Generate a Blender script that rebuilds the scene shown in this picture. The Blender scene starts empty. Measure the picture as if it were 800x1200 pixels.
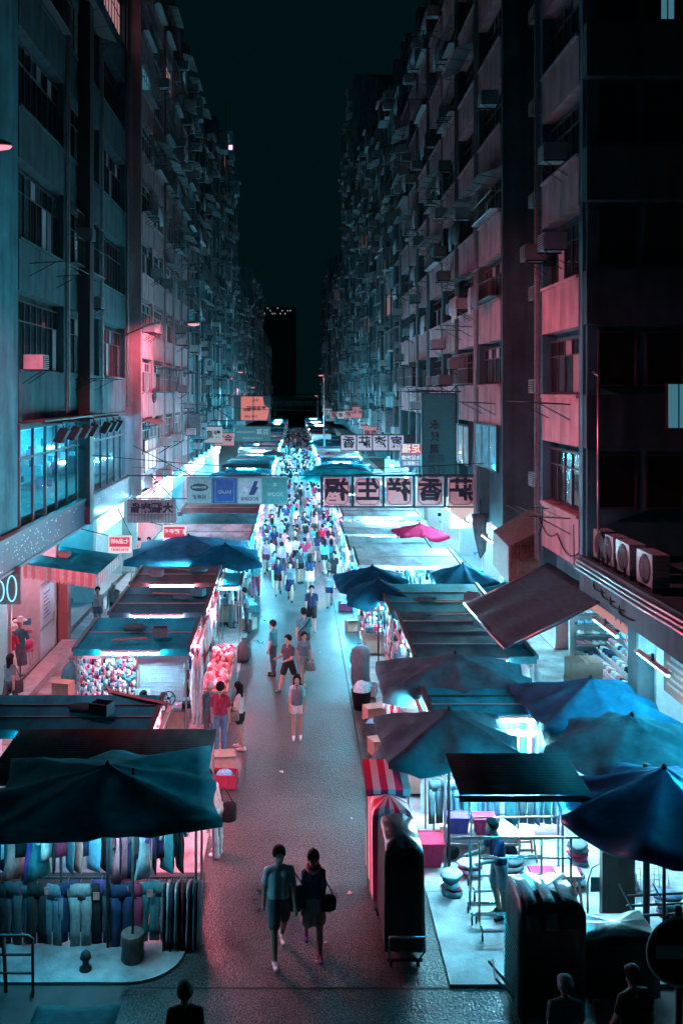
import bpy, math, random
import numpy as np
from mathutils import Vector, Matrix
PI = math.pi
rnd = random.Random(11)
sc = bpy.context.scene
C = sc.collection

# ------------------------------------------------------------------ camera (shift lens, level, on the footbridge)
F, XV, YH, CH = 1050.0, 347.0, 460.0, 8.9          # focal length in photo pixels, vanishing point, eye height
cam = bpy.data.cameras.new('Camera'); camo = bpy.data.objects.new('Camera', cam); C.objects.link(camo)
camo.location = (0, 0, CH); camo.rotation_euler = (PI / 2, 0, 0)
cam.sensor_fit = 'VERTICAL'; cam.sensor_height = 36; cam.lens = F / 1200 * 36
cam.shift_x = (400 - XV) / 1200; cam.shift_y = (YH - 600) / 1200
cam.clip_start = 0.1; cam.clip_end = 3000
sc.camera = camo

# ------------------------------------------------------------------ world: night sky
w = bpy.data.worlds.new('World'); sc.world = w; w.use_nodes = True
nt = w.node_tree; nt.nodes.clear()
bg = nt.nodes.new('ShaderNodeBackground'); wo = nt.nodes.new('ShaderNodeOutputWorld')
bg.inputs[0].default_value = (0.045, 0.62, 0.80, 1); bg.inputs[1].default_value = 0.0112
nt.links.new(bg.outputs[0], wo.inputs[0])

sc.view_settings.view_transform = 'Standard'; sc.view_settings.look = 'None'
sc.view_settings.exposure = -0.35; sc.view_settings.gamma = 1
cy = sc.cycles
cy.use_denoising = True; cy.max_bounces = 6; cy.diffuse_bounces = 3; cy.glossy_bounces = 3
cy.transmission_bounces = 4; cy.transparent_max_bounces = 6; cy.sample_clamp_indirect = 6
cy.caustics_reflective = False; cy.caustics_refractive = False

TUBE = 9.5                                          # overall factor of the stall tubes
CYAN = (0.012, 0.50, 0.80); ICE = (0.30, 0.80, 1.0); ROSE = (1.0, 0.38, 0.52); PINK = (1.0, 0.17, 0.26)

def at(x, y, d): return Vector(((x - XV) * d / F, d, CH - (y - YH) * d / F))

# ------------------------------------------------------------------ materials
MATS = {}
def _base(name):
    m = bpy.data.materials.new(name); m.use_nodes = True
    n = m.node_tree; b = n.nodes['Principled BSDF']
    return m, n, b
def mat(name, col=(.5, .5, .5), rough=.7, metal=0., var=.25, scale=6., bump=0., bscale=40., stretch=(1, 1, 1), spec=.4, trans=0., streak=0., objvar=0.):
    if name in MATS: return MATS[name]
    m, n, b = _base(name); L = n.links.new
    tc = n.nodes.new('ShaderNodeTexCoord'); mp = n.nodes.new('ShaderNodeMapping'); mp.inputs['Scale'].default_value = stretch
    L(tc.outputs['Object'], mp.inputs[0])
    nz = n.nodes.new('ShaderNodeTexNoise'); nz.inputs['Scale'].default_value = scale; nz.inputs['Detail'].default_value = 5
    nz.inputs['Roughness'].default_value = .65
    L(mp.outputs[0], nz.inputs['Vector'])
    mr = n.nodes.new('ShaderNodeMapRange'); mr.inputs['From Min'].default_value = .3; mr.inputs['From Max'].default_value = .7
    mr.inputs['To Min'].default_value = 1 - var; mr.inputs['To Max'].default_value = 1 + var
    L(nz.outputs[0], mr.inputs[0])
    mix = n.nodes.new('ShaderNodeVectorMath'); mix.operation = 'SCALE'; mix.inputs[0].default_value = col
    fac = mr.outputs[0]
    if streak:
        mp2 = n.nodes.new('ShaderNodeMapping'); mp2.inputs['Scale'].default_value = (1.1, 1.1, .16); L(tc.outputs['Object'], mp2.inputs[0])
        n2 = n.nodes.new('ShaderNodeTexNoise'); n2.inputs['Scale'].default_value = 1.6; n2.inputs['Detail'].default_value = 6; L(mp2.outputs[0], n2.inputs['Vector'])
        m2 = n.nodes.new('ShaderNodeMapRange'); m2.inputs['From Min'].default_value = .42; m2.inputs['From Max'].default_value = .68
        m2.inputs['To Min'].default_value = 1.0; m2.inputs['To Max'].default_value = 1 - streak; L(n2.outputs[0], m2.inputs[0])
        mu = n.nodes.new('ShaderNodeMath'); mu.operation = 'MULTIPLY'; L(fac, mu.inputs[0]); L(m2.outputs[0], mu.inputs[1]); fac = mu.outputs[0]
    if objvar:
        oi = n.nodes.new('ShaderNodeObjectInfo'); m3 = n.nodes.new('ShaderNodeMapRange')
        m3.inputs['To Min'].default_value = 1 - objvar; m3.inputs['To Max'].default_value = 1 + objvar * .5; L(oi.outputs['Random'], m3.inputs[0])
        mu = n.nodes.new('ShaderNodeMath'); mu.operation = 'MULTIPLY'; L(fac, mu.inputs[0]); L(m3.outputs[0], mu.inputs[1]); fac = mu.outputs[0]
    L(fac, mix.inputs['Scale']); L(mix.outputs[0], b.inputs['Base Color'])
    b.inputs['Roughness'].default_value = rough; b.inputs['Metallic'].default_value = metal
    b.inputs['Specular IOR Level'].default_value = spec
    if bump:
        nb = n.nodes.new('ShaderNodeTexNoise'); nb.inputs['Scale'].default_value = bscale; nb.inputs['Detail'].default_value = 4
        L(mp.outputs[0], nb.inputs['Vector'])
        bp = n.nodes.new('ShaderNodeBump'); bp.inputs['Strength'].default_value = bump; bp.inputs['Distance'].default_value = .02
        L(nb.outputs[0], bp.inputs['Height']); L(bp.outputs[0], b.inputs['Normal'])
    if trans:
        tr = n.nodes.new('ShaderNodeBsdfTranslucent'); L(mix.outputs[0], tr.inputs[0])
        ms = n.nodes.new('ShaderNodeMixShader'); ms.inputs[0].default_value = trans
        L(b.outputs[0], ms.inputs[1]); L(tr.outputs[0], ms.inputs[2]); L(ms.outputs[0], n.nodes['Material Output'].inputs[0])
    MATS[name] = m
    return m
def emit(name, col, s):
    if name in MATS: return MATS[name]
    m, n, b = _base(name)
    b.inputs['Base Color'].default_value = (.02, .02, .02, 1)
    b.inputs['Emission Color'].default_value = (*col, 1); b.inputs['Emission Strength'].default_value = s
    MATS[name] = m; return m
def glass(name, col, rough=.08, spec=.6, emis=None, es=0.):
    if name in MATS: return MATS[name]
    m, n, b = _base(name); L = n.links.new
    b.inputs['Base Color'].default_value = (*col, 1); b.inputs['Roughness'].default_value = rough; b.inputs['Specular IOR Level'].default_value = spec
    nz = n.nodes.new('ShaderNodeTexNoise'); nz.inputs['Scale'].default_value = 1.3
    tc = n.nodes.new('ShaderNodeTexCoord'); L(tc.outputs['Object'], nz.inputs['Vector'])
    bp = n.nodes.new('ShaderNodeBump'); bp.inputs['Strength'].default_value = .15; bp.inputs['Distance'].default_value = .05
    L(nz.outputs[0], bp.inputs['Height']); L(bp.outputs[0], b.inputs['Normal'])
    if emis: b.inputs['Emission Color'].default_value = (*emis, 1); b.inputs['Emission Strength'].default_value = es
    MATS[name] = m; return m
def clear_glass(name):
    if name in MATS: return MATS[name]
    m, n, b = _base(name); L = n.links.new
    tr = n.nodes.new('ShaderNodeBsdfTransparent'); tr.inputs[0].default_value = (.8, .93, .95, 1)
    gl = n.nodes.new('ShaderNodeBsdfGlossy'); gl.inputs['Roughness'].default_value = .05
    ms = n.nodes.new('ShaderNodeMixShader'); ms.inputs[0].default_value = .16
    L(tr.outputs[0], ms.inputs[1]); L(gl.outputs[0], ms.inputs[2]); L(ms.outputs[0], n.nodes['Material Output'].inputs[0])
    MATS[name] = m; return m

# asphalt with bright aggregate specks
def asphalt():
    m, n, b = _base('asphalt'); L = n.links.new
    tc = n.nodes.new('ShaderNodeTexCoord')
    n1 = n.nodes.new('ShaderNodeTexNoise'); n1.inputs['Scale'].default_value = .55; n1.inputs['Detail'].default_value = 9; n1.inputs['Roughness'].default_value = .62; L(tc.outputs['Object'], n1.inputs['Vector'])
    v = n.nodes.new('ShaderNodeTexVoronoi'); v.inputs['Scale'].default_value = 26; L(tc.outputs['Object'], v.inputs['Vector'])
    wn = n.nodes.new('ShaderNodeTexNoise'); wn.inputs['Scale'].default_value = 33; wn.inputs['Detail'].default_value = 3; L(tc.outputs['Object'], wn.inputs['Vector'])
    r1 = n.nodes.new('ShaderNodeMapRange'); r1.inputs['From Min'].default_value = .3; r1.inputs['From Max'].default_value = .7; r1.inputs['To Min'].default_value = .012; r1.inputs['To Max'].default_value = .058; L(n1.outputs[0], r1.inputs[0])
    r2 = n.nodes.new('ShaderNodeMapRange'); r2.inputs['From Min'].default_value = .35; r2.inputs['From Max'].default_value = .72; r2.inputs['To Min'].default_value = .22; r2.inputs['To Max'].default_value = 3.4; L(wn.outputs[0], r2.inputs[0])
    mu = n.nodes.new('ShaderNodeMath'); mu.operation = 'MULTIPLY'; L(r1.outputs[0], mu.inputs[0]); L(r2.outputs[0], mu.inputs[1])
    cx = n.nodes.new('ShaderNodeCombineColor'); [L(mu.outputs[0], cx.inputs[i]) for i in range(3)]
    L(cx.outputs[0], b.inputs['Base Color'])
    r3 = n.nodes.new('ShaderNodeMapRange'); r3.inputs['From Min'].default_value = .3; r3.inputs['From Max'].default_value = .7; r3.inputs['To Min'].default_value = .26; r3.inputs['To Max'].default_value = .62; L(n1.outputs[0], r3.inputs[0]); L(r3.outputs[0], b.inputs['Roughness'])
    bp = n.nodes.new('ShaderNodeBump'); bp.inputs['Strength'].default_value = .55; bp.inputs['Distance'].default_value = .012; L(v.outputs[0], bp.inputs['Height']); L(bp.outputs[0], b.inputs['Normal'])
    b.inputs['Specular IOR Level'].default_value = .22
    MATS['asphalt'] = m; return m
ASPH = asphalt()
CONC = mat('worn_concrete', (.25, .26, .27), .6, var=.65, scale=1.3, bump=.3, bscale=30)
SLAB = mat('paving', (.33, .31, .31), .6, var=.2, scale=3, bump=.2, objvar=.3)
KERB = mat('kerb_stone', (.33, .33, .33), .75, var=.25, scale=5)
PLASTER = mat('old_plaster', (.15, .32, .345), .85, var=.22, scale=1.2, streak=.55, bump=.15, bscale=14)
PLASTER2 = mat('pink_light_plaster', (.52, .33, .35), .85, var=.18, scale=1.5, streak=.45, objvar=.25)  # pink of the street lamps put into the base colour
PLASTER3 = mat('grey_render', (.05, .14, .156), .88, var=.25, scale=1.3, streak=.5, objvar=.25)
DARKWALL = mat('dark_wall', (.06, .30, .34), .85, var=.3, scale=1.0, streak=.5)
FRAME = mat('window_frame', (.36, .37, .38), .5, metal=.3, var=.15, objvar=.5)
FRAMED = mat('dark_frame', (.06, .06, .065), .5, var=.2)
STEEL = mat('steel', (.45, .46, .47), .32, metal=.9, var=.15)
CHROME = mat('chrome_tube', (.75, .78, .8), .22, metal=.9, var=.05)
IRON = mat('dark_iron', (.05, .05, .055), .55, metal=.4, var=.3)
RUST = mat('rusty_iron', (.12, .08, .07), .75, var=.45, scale=9)
WHITEMETAL = mat('white_metal', (.62, .63, .64), .5, var=.15, scale=4)
ACBODY = mat('air_conditioner_shell', (.28, .37, .38), .6, var=.2, scale=4, objvar=.5)
BLACK = mat('black_plastic', (.010, .018, .02), .6, var=.3, spec=.15)
WOOD = mat('wood', (.22, .13, .11), .65, var=.35, scale=5, stretch=(1, 1, .15))
CARD = mat('cardboard', (.38, .26, .22), .85, var=.2, scale=4)
GL_DARK = glass('dark_glass', (.015, .022, .026))
GL_TEAL = glass('teal_glass', (.05, .09, .10), .2)
GL_CURT = mat('curtain', (.40, .42, .43), .9, var=.25, scale=9, stretch=(1, 4, .3), objvar=.6)
GL_LIT = glass('lit_window', (.1, .2, .22), .2, .5, (.2, .75, 1.0), .26)
GL_WARM = glass('lit_rose_window', (.2, .1, .12), .2, .5, (1, .5, .55), .5)
CLEAR = clear_glass('shop_glass')
SKIN = mat('skin', (.44, .27, .22), .55, var=.08, scale=12)
HAIR = mat('hair', (.010, .010, .011), .75, var=.5, scale=60, bump=1.0, bscale=70, spec=.1)
GREYHAIR = mat('grey_hair', (.24, .24, .25), .6, var=.2, scale=30)
TAN = mat('tan_leather', (.20, .12, .10), .55, var=.15)
PAL = {'white': (.72, .73, .74), 'cream': (.62, .55, .52), 'pink': (.70, .24, .32), 'red': (.55, .03, .08), 'maroon': (.26, .03, .07),
       'black': (.018, .019, .022), 'navy': (.018, .035, .085), 'charcoal': (.06, .065, .075), 'grey': (.25, .27, .28), 'teal': (.05, .22, .25),
       'sky blue': (.16, .42, .58), 'denim blue': (.10, .20, .31), 'purple': (.14, .06, .22), 'slate': (.12, .17, .20), 'coral': (.62, .22, .20), 'pale blue': (.42, .58, .65)}
def cloth(c): return mat('cloth_' + c.replace(' ', '_'), PAL[c], .85, var=.3, scale=14, stretch=(1, 1, .4), spec=.15, bump=.5, bscale=22)
TARPS = {'dark': (.006, .26, .31), 'teal': (.008, .13, .17), 'blue': (.025, .16, .25), 'navy': (.005, .09, .15), 'red': (.55, .03, .10), 'pale': (.34, .46, .50), 'grey': (.02, .10, .12), 'rust': (.085, .07, .075), 'pink': (.50, .25, .27), 'black': (.004, .030, .036), 'greyteal': (.045, .135, .155)}
def tarp(c, tr=.22): return mat('tarp_%s_%d' % (c, tr * 100), TARPS[c], .7, var=.4, scale=2.2, bump=.5, bscale=3.5, trans=tr, spec=.03)
def sheet(c): return mat('sheet_' + c, TARPS[c], .55, var=.55, scale=1.7, stretch=(1, .4, 1), bump=.25, bscale=6, spec=.1)

# ------------------------------------------------------------------ mesh building
class MB:
    def __init__(s): s.v = []; s.f = []; s.m = []; s.sm = []
    def _add(s, vs, fs, m=0, smooth=False):
        o = len(s.v); s.v += [tuple(p) for p in vs]
        for f in fs: s.f.append(tuple(i + o for i in f)); s.m.append(m); s.sm.append(smooth)
        return s
    def quad(s, a, b, c, d, m=0): return s._add([a, b, c, d], [(0, 1, 2, 3)], m)
    def box(s, x0, x1, y0, y1, z0, z1, m=0):
        return s._add([(x0, y0, z0), (x1, y0, z0), (x1, y1, z0), (x0, y1, z0), (x0, y0, z1), (x1, y0, z1), (x1, y1, z1), (x0, y1, z1)],
                      [(0, 3, 2, 1), (4, 5, 6, 7), (0, 1, 5, 4), (1, 2, 6, 5), (2, 3, 7, 6), (3, 0, 4, 7)], m)
    def hexa(s, p, m=0):      # 8 points, bottom ring then top ring
        return s._add(p, [(0, 3, 2, 1), (4, 5, 6, 7), (0, 1, 5, 4), (1, 2, 6, 5), (2, 3, 7, 6), (3, 0, 4, 7)], m)
    def slab(s, a, b, c, d, t, m=0):      # quad a b c d given thickness t downwards
        dn = Vector((0, 0, -t)); P = [Vector(q) for q in (a, b, c, d)]
        return s.hexa([q + dn for q in P] + P, m)
    def tube(s, pts, r, n=6, m=0, cap=True):
        pts = [Vector(p) for p in pts]; k = len(pts)
        rs = r if isinstance(r, (list, tuple)) else [r] * k
        vs = []; fs = []; ref = None
        for i, p in enumerate(pts):
            t = (pts[min(i + 1, k - 1)] - pts[max(i - 1, 0)])
            t = t.normalized() if t.length > 1e-9 else Vector((0, 0, 1))
            if ref is None:
                ref = Vector((0, 0, 1)) if abs(t.z) < .9 else Vector((1, 0, 0))
            u = t.cross(ref).normalized(); ref = u.cross(t).normalized(); v = ref
            for j in range(n):
                a = 2 * PI * j / n
                vs.append(p + (u * math.cos(a) + v * math.sin(a)) * rs[i])
        for i in range(k - 1):
            for j in range(n):
                fs.append((i * n + j, i * n + (j + 1) % n, (i + 1) * n + (j + 1) % n, (i + 1) * n + j))
        if cap: fs += [tuple(range(n - 1, -1, -1)), tuple((k - 1) * n + j for j in range(n))]
        return s._add(vs, fs, m, n > 5)
    def rings(s, rg, n=10, m=0, cap=True, wave=0., wn=3, smooth=True):   # (cx,cy,z,rx,ry[,phase])
        vs = []; fs = []
        for i, q in enumerate(rg):
            cx, cy_, z, rx, ry = q[:5]; ph = q[5] if len(q) > 5 else 0
            for j in range(n):
                a = 2 * PI * j / n; k = 1 + wave * math.sin(wn * a + ph)
                vs.append((cx + math.cos(a) * rx * k, cy_ + math.sin(a) * ry * k, z))
        for i in range(len(rg) - 1):
            for j in range(n): fs.append((i * n + j, i * n + (j + 1) % n, (i + 1) * n + (j + 1) % n, (i + 1) * n + j))
        if cap: fs += [tuple(range(n - 1, -1, -1)), tuple((len(rg) - 1) * n + j for j in range(n))]
        return s._add(vs, fs, m, smooth)
    def grid(s, fn, nu, nv, m=0, smooth=True, t=0.):
        vs = [Vector(fn(i / nu, j / nv)) for j in range(nv + 1) for i in range(nu + 1)]
        q = [(j * (nu + 1) + i, j * (nu + 1) + i + 1, (j + 1) * (nu + 1) + i + 1, (j + 1) * (nu + 1) + i) for j in range(nv) for i in range(nu)]
        s._add(vs, q, m, smooth)
        if t:
            s._add([p - Vector((0, 0, t)) for p in vs], [f[::-1] for f in q], m, smooth)
            k = len(s.v) - 2 * len(vs); N = len(vs)
            edge = [i for i in range(nu + 1)] + [(j * (nu + 1) + nu) for j in range(1, nv + 1)] + [nv * (nu + 1) + i for i in range(nu - 1, -1, -1)] + [j * (nu + 1) for j in range(nv - 1, 0, -1)]
            for a, b in zip(edge, edge[1:] + edge[:1]): s.f.append((k + a, k + N + a, k + N + b, k + b)); s.m.append(m); s.sm.append(False)
        return s
    def mesh(s, name, *mats):
        me = bpy.data.meshes.new(name); me.from_pydata(s.v, [], s.f)
        for m in mats: me.materials.append(m)
        me.polygons.foreach_set('material_index', s.m); me.polygons.foreach_set('use_smooth', s.sm)
        me.update(); return me
CACHE = {}
def cached(key, fn):
    if key not in CACHE: CACHE[key] = fn()
    return CACHE[key]
def obj(name, me, parent=None, loc=(0, 0, 0), rz=0., mats=None, scale=None, rot=None):
    o = bpy.data.objects.new(name, me); C.objects.link(o)
    o.location = loc
    if rot: o.rotation_euler = rot
    elif rz: o.rotation_euler = (0, 0, rz)
    if scale: o.scale = scale if isinstance(scale, (tuple, list)) else (scale,) * 3
    if parent: o.parent = parent
    if mats:
        for i, m in enumerate(mats):
            if m is not None: o.material_slots[i].link = 'OBJECT'; o.material_slots[i].material = m
    return o
def nth(k): return '%d%s' % (k, 'th' if 10 < k % 100 < 14 else {1: 'st', 2: 'nd', 3: 'rd'}.get(k % 10, 'th'))
def tag(o, label, cat, group=None):
    o['label'] = label; o['category'] = cat
    if group: o['group'] = group
    return o
def thing(name, label, cat, loc=(0, 0, 0), rz=0., group=None):
    o = bpy.data.objects.new(name, None); C.objects.link(o); o.empty_display_size = .2
    o.location = loc; o.rotation_euler = (0, 0, rz)
    return tag(o, label, cat, group)
def struct(name, me, loc=(0, 0, 0)):
    o = obj(name, me, None, loc); o['kind'] = 'structure'; return o
def stuff(o): o['kind'] = 'stuff'; return o
def text_mesh(txt, size, m, mirror=True, bold=0., ext=.006, spacing=1.0, align='CENTER'):
    c = bpy.data.curves.new('lettering', 'FONT'); c.body = txt; c.size = size; c.extrude = ext; c.offset = bold * size; c.space_character = spacing
    c.align_x = align; c.align_y = 'CENTER'; c.resolution_u = 3; c.space_line = .95
    o = bpy.data.objects.new('lettering', c); C.objects.link(o)
    me = bpy.data.meshes.new_from_object(o)
    bpy.data.objects.remove(o); bpy.data.curves.remove(c)
    if mirror:
        me.transform(Matrix.Scale(-1, 4, (1, 0, 0))); me.flip_normals()
    me.transform(Matrix.Rotation(PI / 2, 4, 'X'))       # stand up, facing -Y
    me.materials.clear(); me.materials.append(m); return me
LAMP_ME = {}
def lamp_tube(parent, p, L=1.2, along='y', col='cyan', s=1., w_=.05, tray=1.15):
    """a fluorescent batten: tray + glowing tube"""
    colr = {'cyan': CYAN, 'ice': ICE, 'rose': ROSE, 'pink': PINK}[col]
    key = (round(L, 2), along, col, round(s, 2), w_, tray)
    def mk():
        b = MB(); h = L / 2
        if along == 'y': b.box(-w_ * tray, w_ * tray, -h, h, .03, .06, 1); b.tube([(0, -h * .97, 0), (0, h * .97, 0)], w_ / 2, 6, 0)
        else: b.box(-h, h, -w_ * tray, w_ * tray, .03, .06, 1); b.tube([(-h * .97, 0, 0), (h * .97, 0, 0)], w_ / 2, 6, 0)
        return b.mesh('lamp_tube', emit('tube_%s_%.2f' % (col, s), colr, 100 * s * TUBE), WHITEMETAL)
    return obj('lamp_tube', cached(('lamp',) + key, mk), parent, p)
def bulbs(parent, pts, s=1.):
    for p in pts:
        def mk():
            b = MB(); b.rings([(0, 0, -.06, .012, .012), (0, 0, -.04, .04, .04), (0, 0, 0, .048, .048), (0, 0, .05, .018, .018)], 8); b.tube([(0, 0, .05), (0, 0, .2)], .008, 4, 1); return b.mesh('bulb', emit('bulb_%.1f' % s, (.72, .9, 1.0), 45 * s), BLACK)
        obj('bulb', cached(('bulb', s), mk), parent, p)
# ================================================================== ground, lane, pavements
b = MB(); b.quad((-700, -60, 0), (700, -60, 0), (700, 1500, 0), (-700, 1500, 0)); struct('ground', b.mesh('ground', mat('dark_ground', (.05, .05, .052), .8, var=.3, scale=2)))
b = MB(); b.grid(lambda u, v: (-2.6 + 5.6 * u, 12.2 + 228 * v * v, .004), 4, 30, 0, False); struct('market_lane', b.mesh('market_lane', ASPH))
b = MB(); b.quad((-14, 4, .003), (14, 4, .003), (14, 12.19, .003), (-14, 12.19, .003)); struct('cross_street', b.mesh('cross_street', ASPH))
b = MB(); b.box(1.55, 1.59, 13.4, 60, -.02, .0075); struct('gutter_joint', b.mesh('gutter_joint', mat('joint_tar', (.012, .012, .013), .8)))
b = MB(); b.box(-2.5, 2.29, 13.36, 13.40, -.02, .0075); struct('expansion_joint', b.mesh('expansion_joint', mat('joint_tar', (.012, .012, .013), .8)))
# left and right stall pads, cast concrete slabs with open joints
padL = MB()
def round_pad():
    pts = [(-9, 13.45)] + [(-2.55 + .8 * math.cos(a), 14.25 + .8 * math.sin(a)) for a in [(-90 + 15 * k) * PI / 180 for k in range(7)]] + [(-1.75, 18), (-9, 18)]
    n = len(pts); return n, [(x, y, -.02) for x, y in pts] + [(x, y, .05) for x, y in pts]
n, vs = round_pad(); padL._add(vs, [tuple(range(n, 2 * n))] + [(i, (i + 1) % n, n + (i + 1) % n, n + i) for i in range(n)])
pl = struct('stall_ground', padL.mesh('stall_ground', CONC))
for k in range(12):
    y0 = 18.01 + k * 6; b = MB(); b.box(-6.55, -1.8, y0, y0 + 5.98, -.02, .05); obj('concrete_slab', b.mesh('concrete_slab', CONC), pl)
b = MB(); b.box(2.3, 9.2, 13.4, 15.9, -.02, .05); pr = struct('stall_ground', b.mesh('stall_ground', CONC))
for k in range(13):
    y0 = 15.91 + k * 6; b = MB(); b.box(2.3, 7.2, y0, y0 + 5.98, -.02, .05); obj('concrete_slab', b.mesh('concrete_slab', CONC), pr)
b = MB(); b.box(-8.2, -6.56, 18.2, 240, -.02, .10); pv = struct('pavement', b.mesh('pavement', CONC))
def slab_me():
    b = MB(); h = .265; c = .01
    b.hexa([(-h, -h, 0), (h, -h, 0), (h, h, 0), (-h, h, 0), (-h + c, -h + c, .025), (h - c, -h + c, .025), (h - c, h - c, .025), (-h + c, h - c, .025)]); return b.mesh('paving_slab', SLAB)
for i in range(3):
    for j in range(50): obj('paving_slab', cached('slab', slab_me), pv, (-6.86 - .54 * i, 21.5 + .54 * j, .099))
b = MB(); b.box(7.22, 9.6, 15.91, 240, -.02, .12); pv2 = struct('pavement', b.mesh('pavement', CONC))
for k in range(24):
    b = MB(); b.box(-6.555, -6.42, 19 + k * 3, 21.985 + k * 3, -.02, .14); obj('kerb', b.mesh('kerb', KERB), pv)
# ================================================================== facade parts (outward normal -X, bay centred on y, z from the parapet foot)
def window_me(w_, h, nm, rows, key):
    def mk():
        b = MB(); t = .05
        b.box(-.03, .05, -w_ / 2, w_ / 2, 0, t); b.box(-.03, .05, -w_ / 2, w_ / 2, h - t, h)
        for k in range(nm + 1):
            y = -w_ / 2 + t / 2 + (w_ - t) * k / nm; b.box(-.025, .045, y - t / 2, y + t / 2, t, h - t)
        if rows > 1: b.box(-.02, .04, -w_ / 2 + t, w_ / 2 - t, h * .7 - .02, h * .7 + .02)
        return b.mesh('window', FRAME)
    return cached(('win', round(w_, 2), round(h, 2), nm, rows), mk)
def pane_me(w_, h):
    return cached(('pane', round(w_, 2), round(h, 2)), lambda: MB().box(-.006, .006, -w_ / 2, w_ / 2, 0, h).mesh('pane', GL_DARK))
def ac_me():
    def mk():
        b = MB(); b.box(-.62, -.05, -.33, .33, .08, .52); b.box(-.632, -.62, -.29, .29, .12, .48, 1)
        for k in range(6): b.box(-.645, -.632, -.29, .29, .14 + k * .058, .165 + k * .058, 0)
        b.box(-.64, 0, -.30, -.27, .04, .08, 2); b.box(-.64, 0, .27, .30, .04, .08, 2)
        b.tube([(-.60, -.285, .04), (0, -.285, -.35)], .012, 4, 2); b.tube([(-.60, .285, .04), (0, .285, -.35)], .012, 4, 2)
        return b.mesh('air_conditioner', ACBODY, BLACK, IRON)
    return cached('ac', mk)
def rack_me(L):
    def mk():
        b = MB()
        for y in (-L / 2, L / 2):
            b.tube([(0, y, 0), (-1.15, y, .06)], .016, 4); b.tube([(0, y, -.4), (-.8, y, .03)], .013, 4)
        for k in range(4): b.tube([(-.25 - .29 * k, -L / 2 - .2, .03 + .012 * k), (-.25 - .29 * k, L / 2 + .2, .03 + .012 * k)], .011, 4)
        return b.mesh('drying_rack', IRON)
    return cached(('rack', round(L, 2)), mk)
def hood_me(L):
    def mk():
        b = MB(); b.hexa([(-.75, -L / 2, -.22), (0, -L / 2, .02), (0, L / 2, .02), (-.75, L / 2, -.22), (-.75, -L / 2, -.205), (0, -L / 2, .035), (0, L / 2, .035), (-.75, L / 2, -.205)])
        for k in range(4):
            y = -L / 2 + .05 + (L - .1) * k / 3; b.tube([(-.72, y, -.225), (0, y, -.33)], .012, 4, 1)
        return b.mesh('window_canopy', mat('canopy_sheet', (.20, .21, .22), .6, metal=.3, objvar=.6), IRON)
    return cached(('hood', round(L, 2)), mk)
def cage_me(w_, h):
    def mk():
        b = MB(); n = max(4, int(w_ / .22))
        for k in range(n + 1):
            y = -w_ / 2 + w_ * k / n; b.tube([(-.42, y, 0), (-.42, y, h)], .010, 4)
        for z in (0, h * .5, h): b.tube([(0, -w_ / 2, z), (-.42, -w_ / 2, z), (-.42, w_ / 2, z), (0, w_ / 2, z)], .013, 4)
        b.box(-.41, 0, -w_ / 2, w_ / 2, -.02, -.004)
        return b.mesh('window_grille', mat('grille_metal', (.30, .31, .32), .5, metal=.5, objvar=.6))
    return cached(('cage', round(w_, 2), round(h, 2)), mk)
def laundry_me(k):
    def mk():
        b = MB(); r = random.Random(k); y = -.8
        while y < .8:
            wd = r.uniform(.14, .3); L = r.uniform(.5, 1.0)
            b.rings([(-.6, y, .02, .03, wd), (-.62, y, -L * .5, .045, wd * 1.05, 1), (-.6, y, -L, .04, wd * .95, 2)], 8, r.randrange(3), True, .15, 3); y += wd * 2 + r.uniform(.02, .1)
        return b.mesh('laundry', cloth('pale blue'), cloth('slate'), cloth('cream'))
    return cached(('laundry', k), mk)

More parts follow.
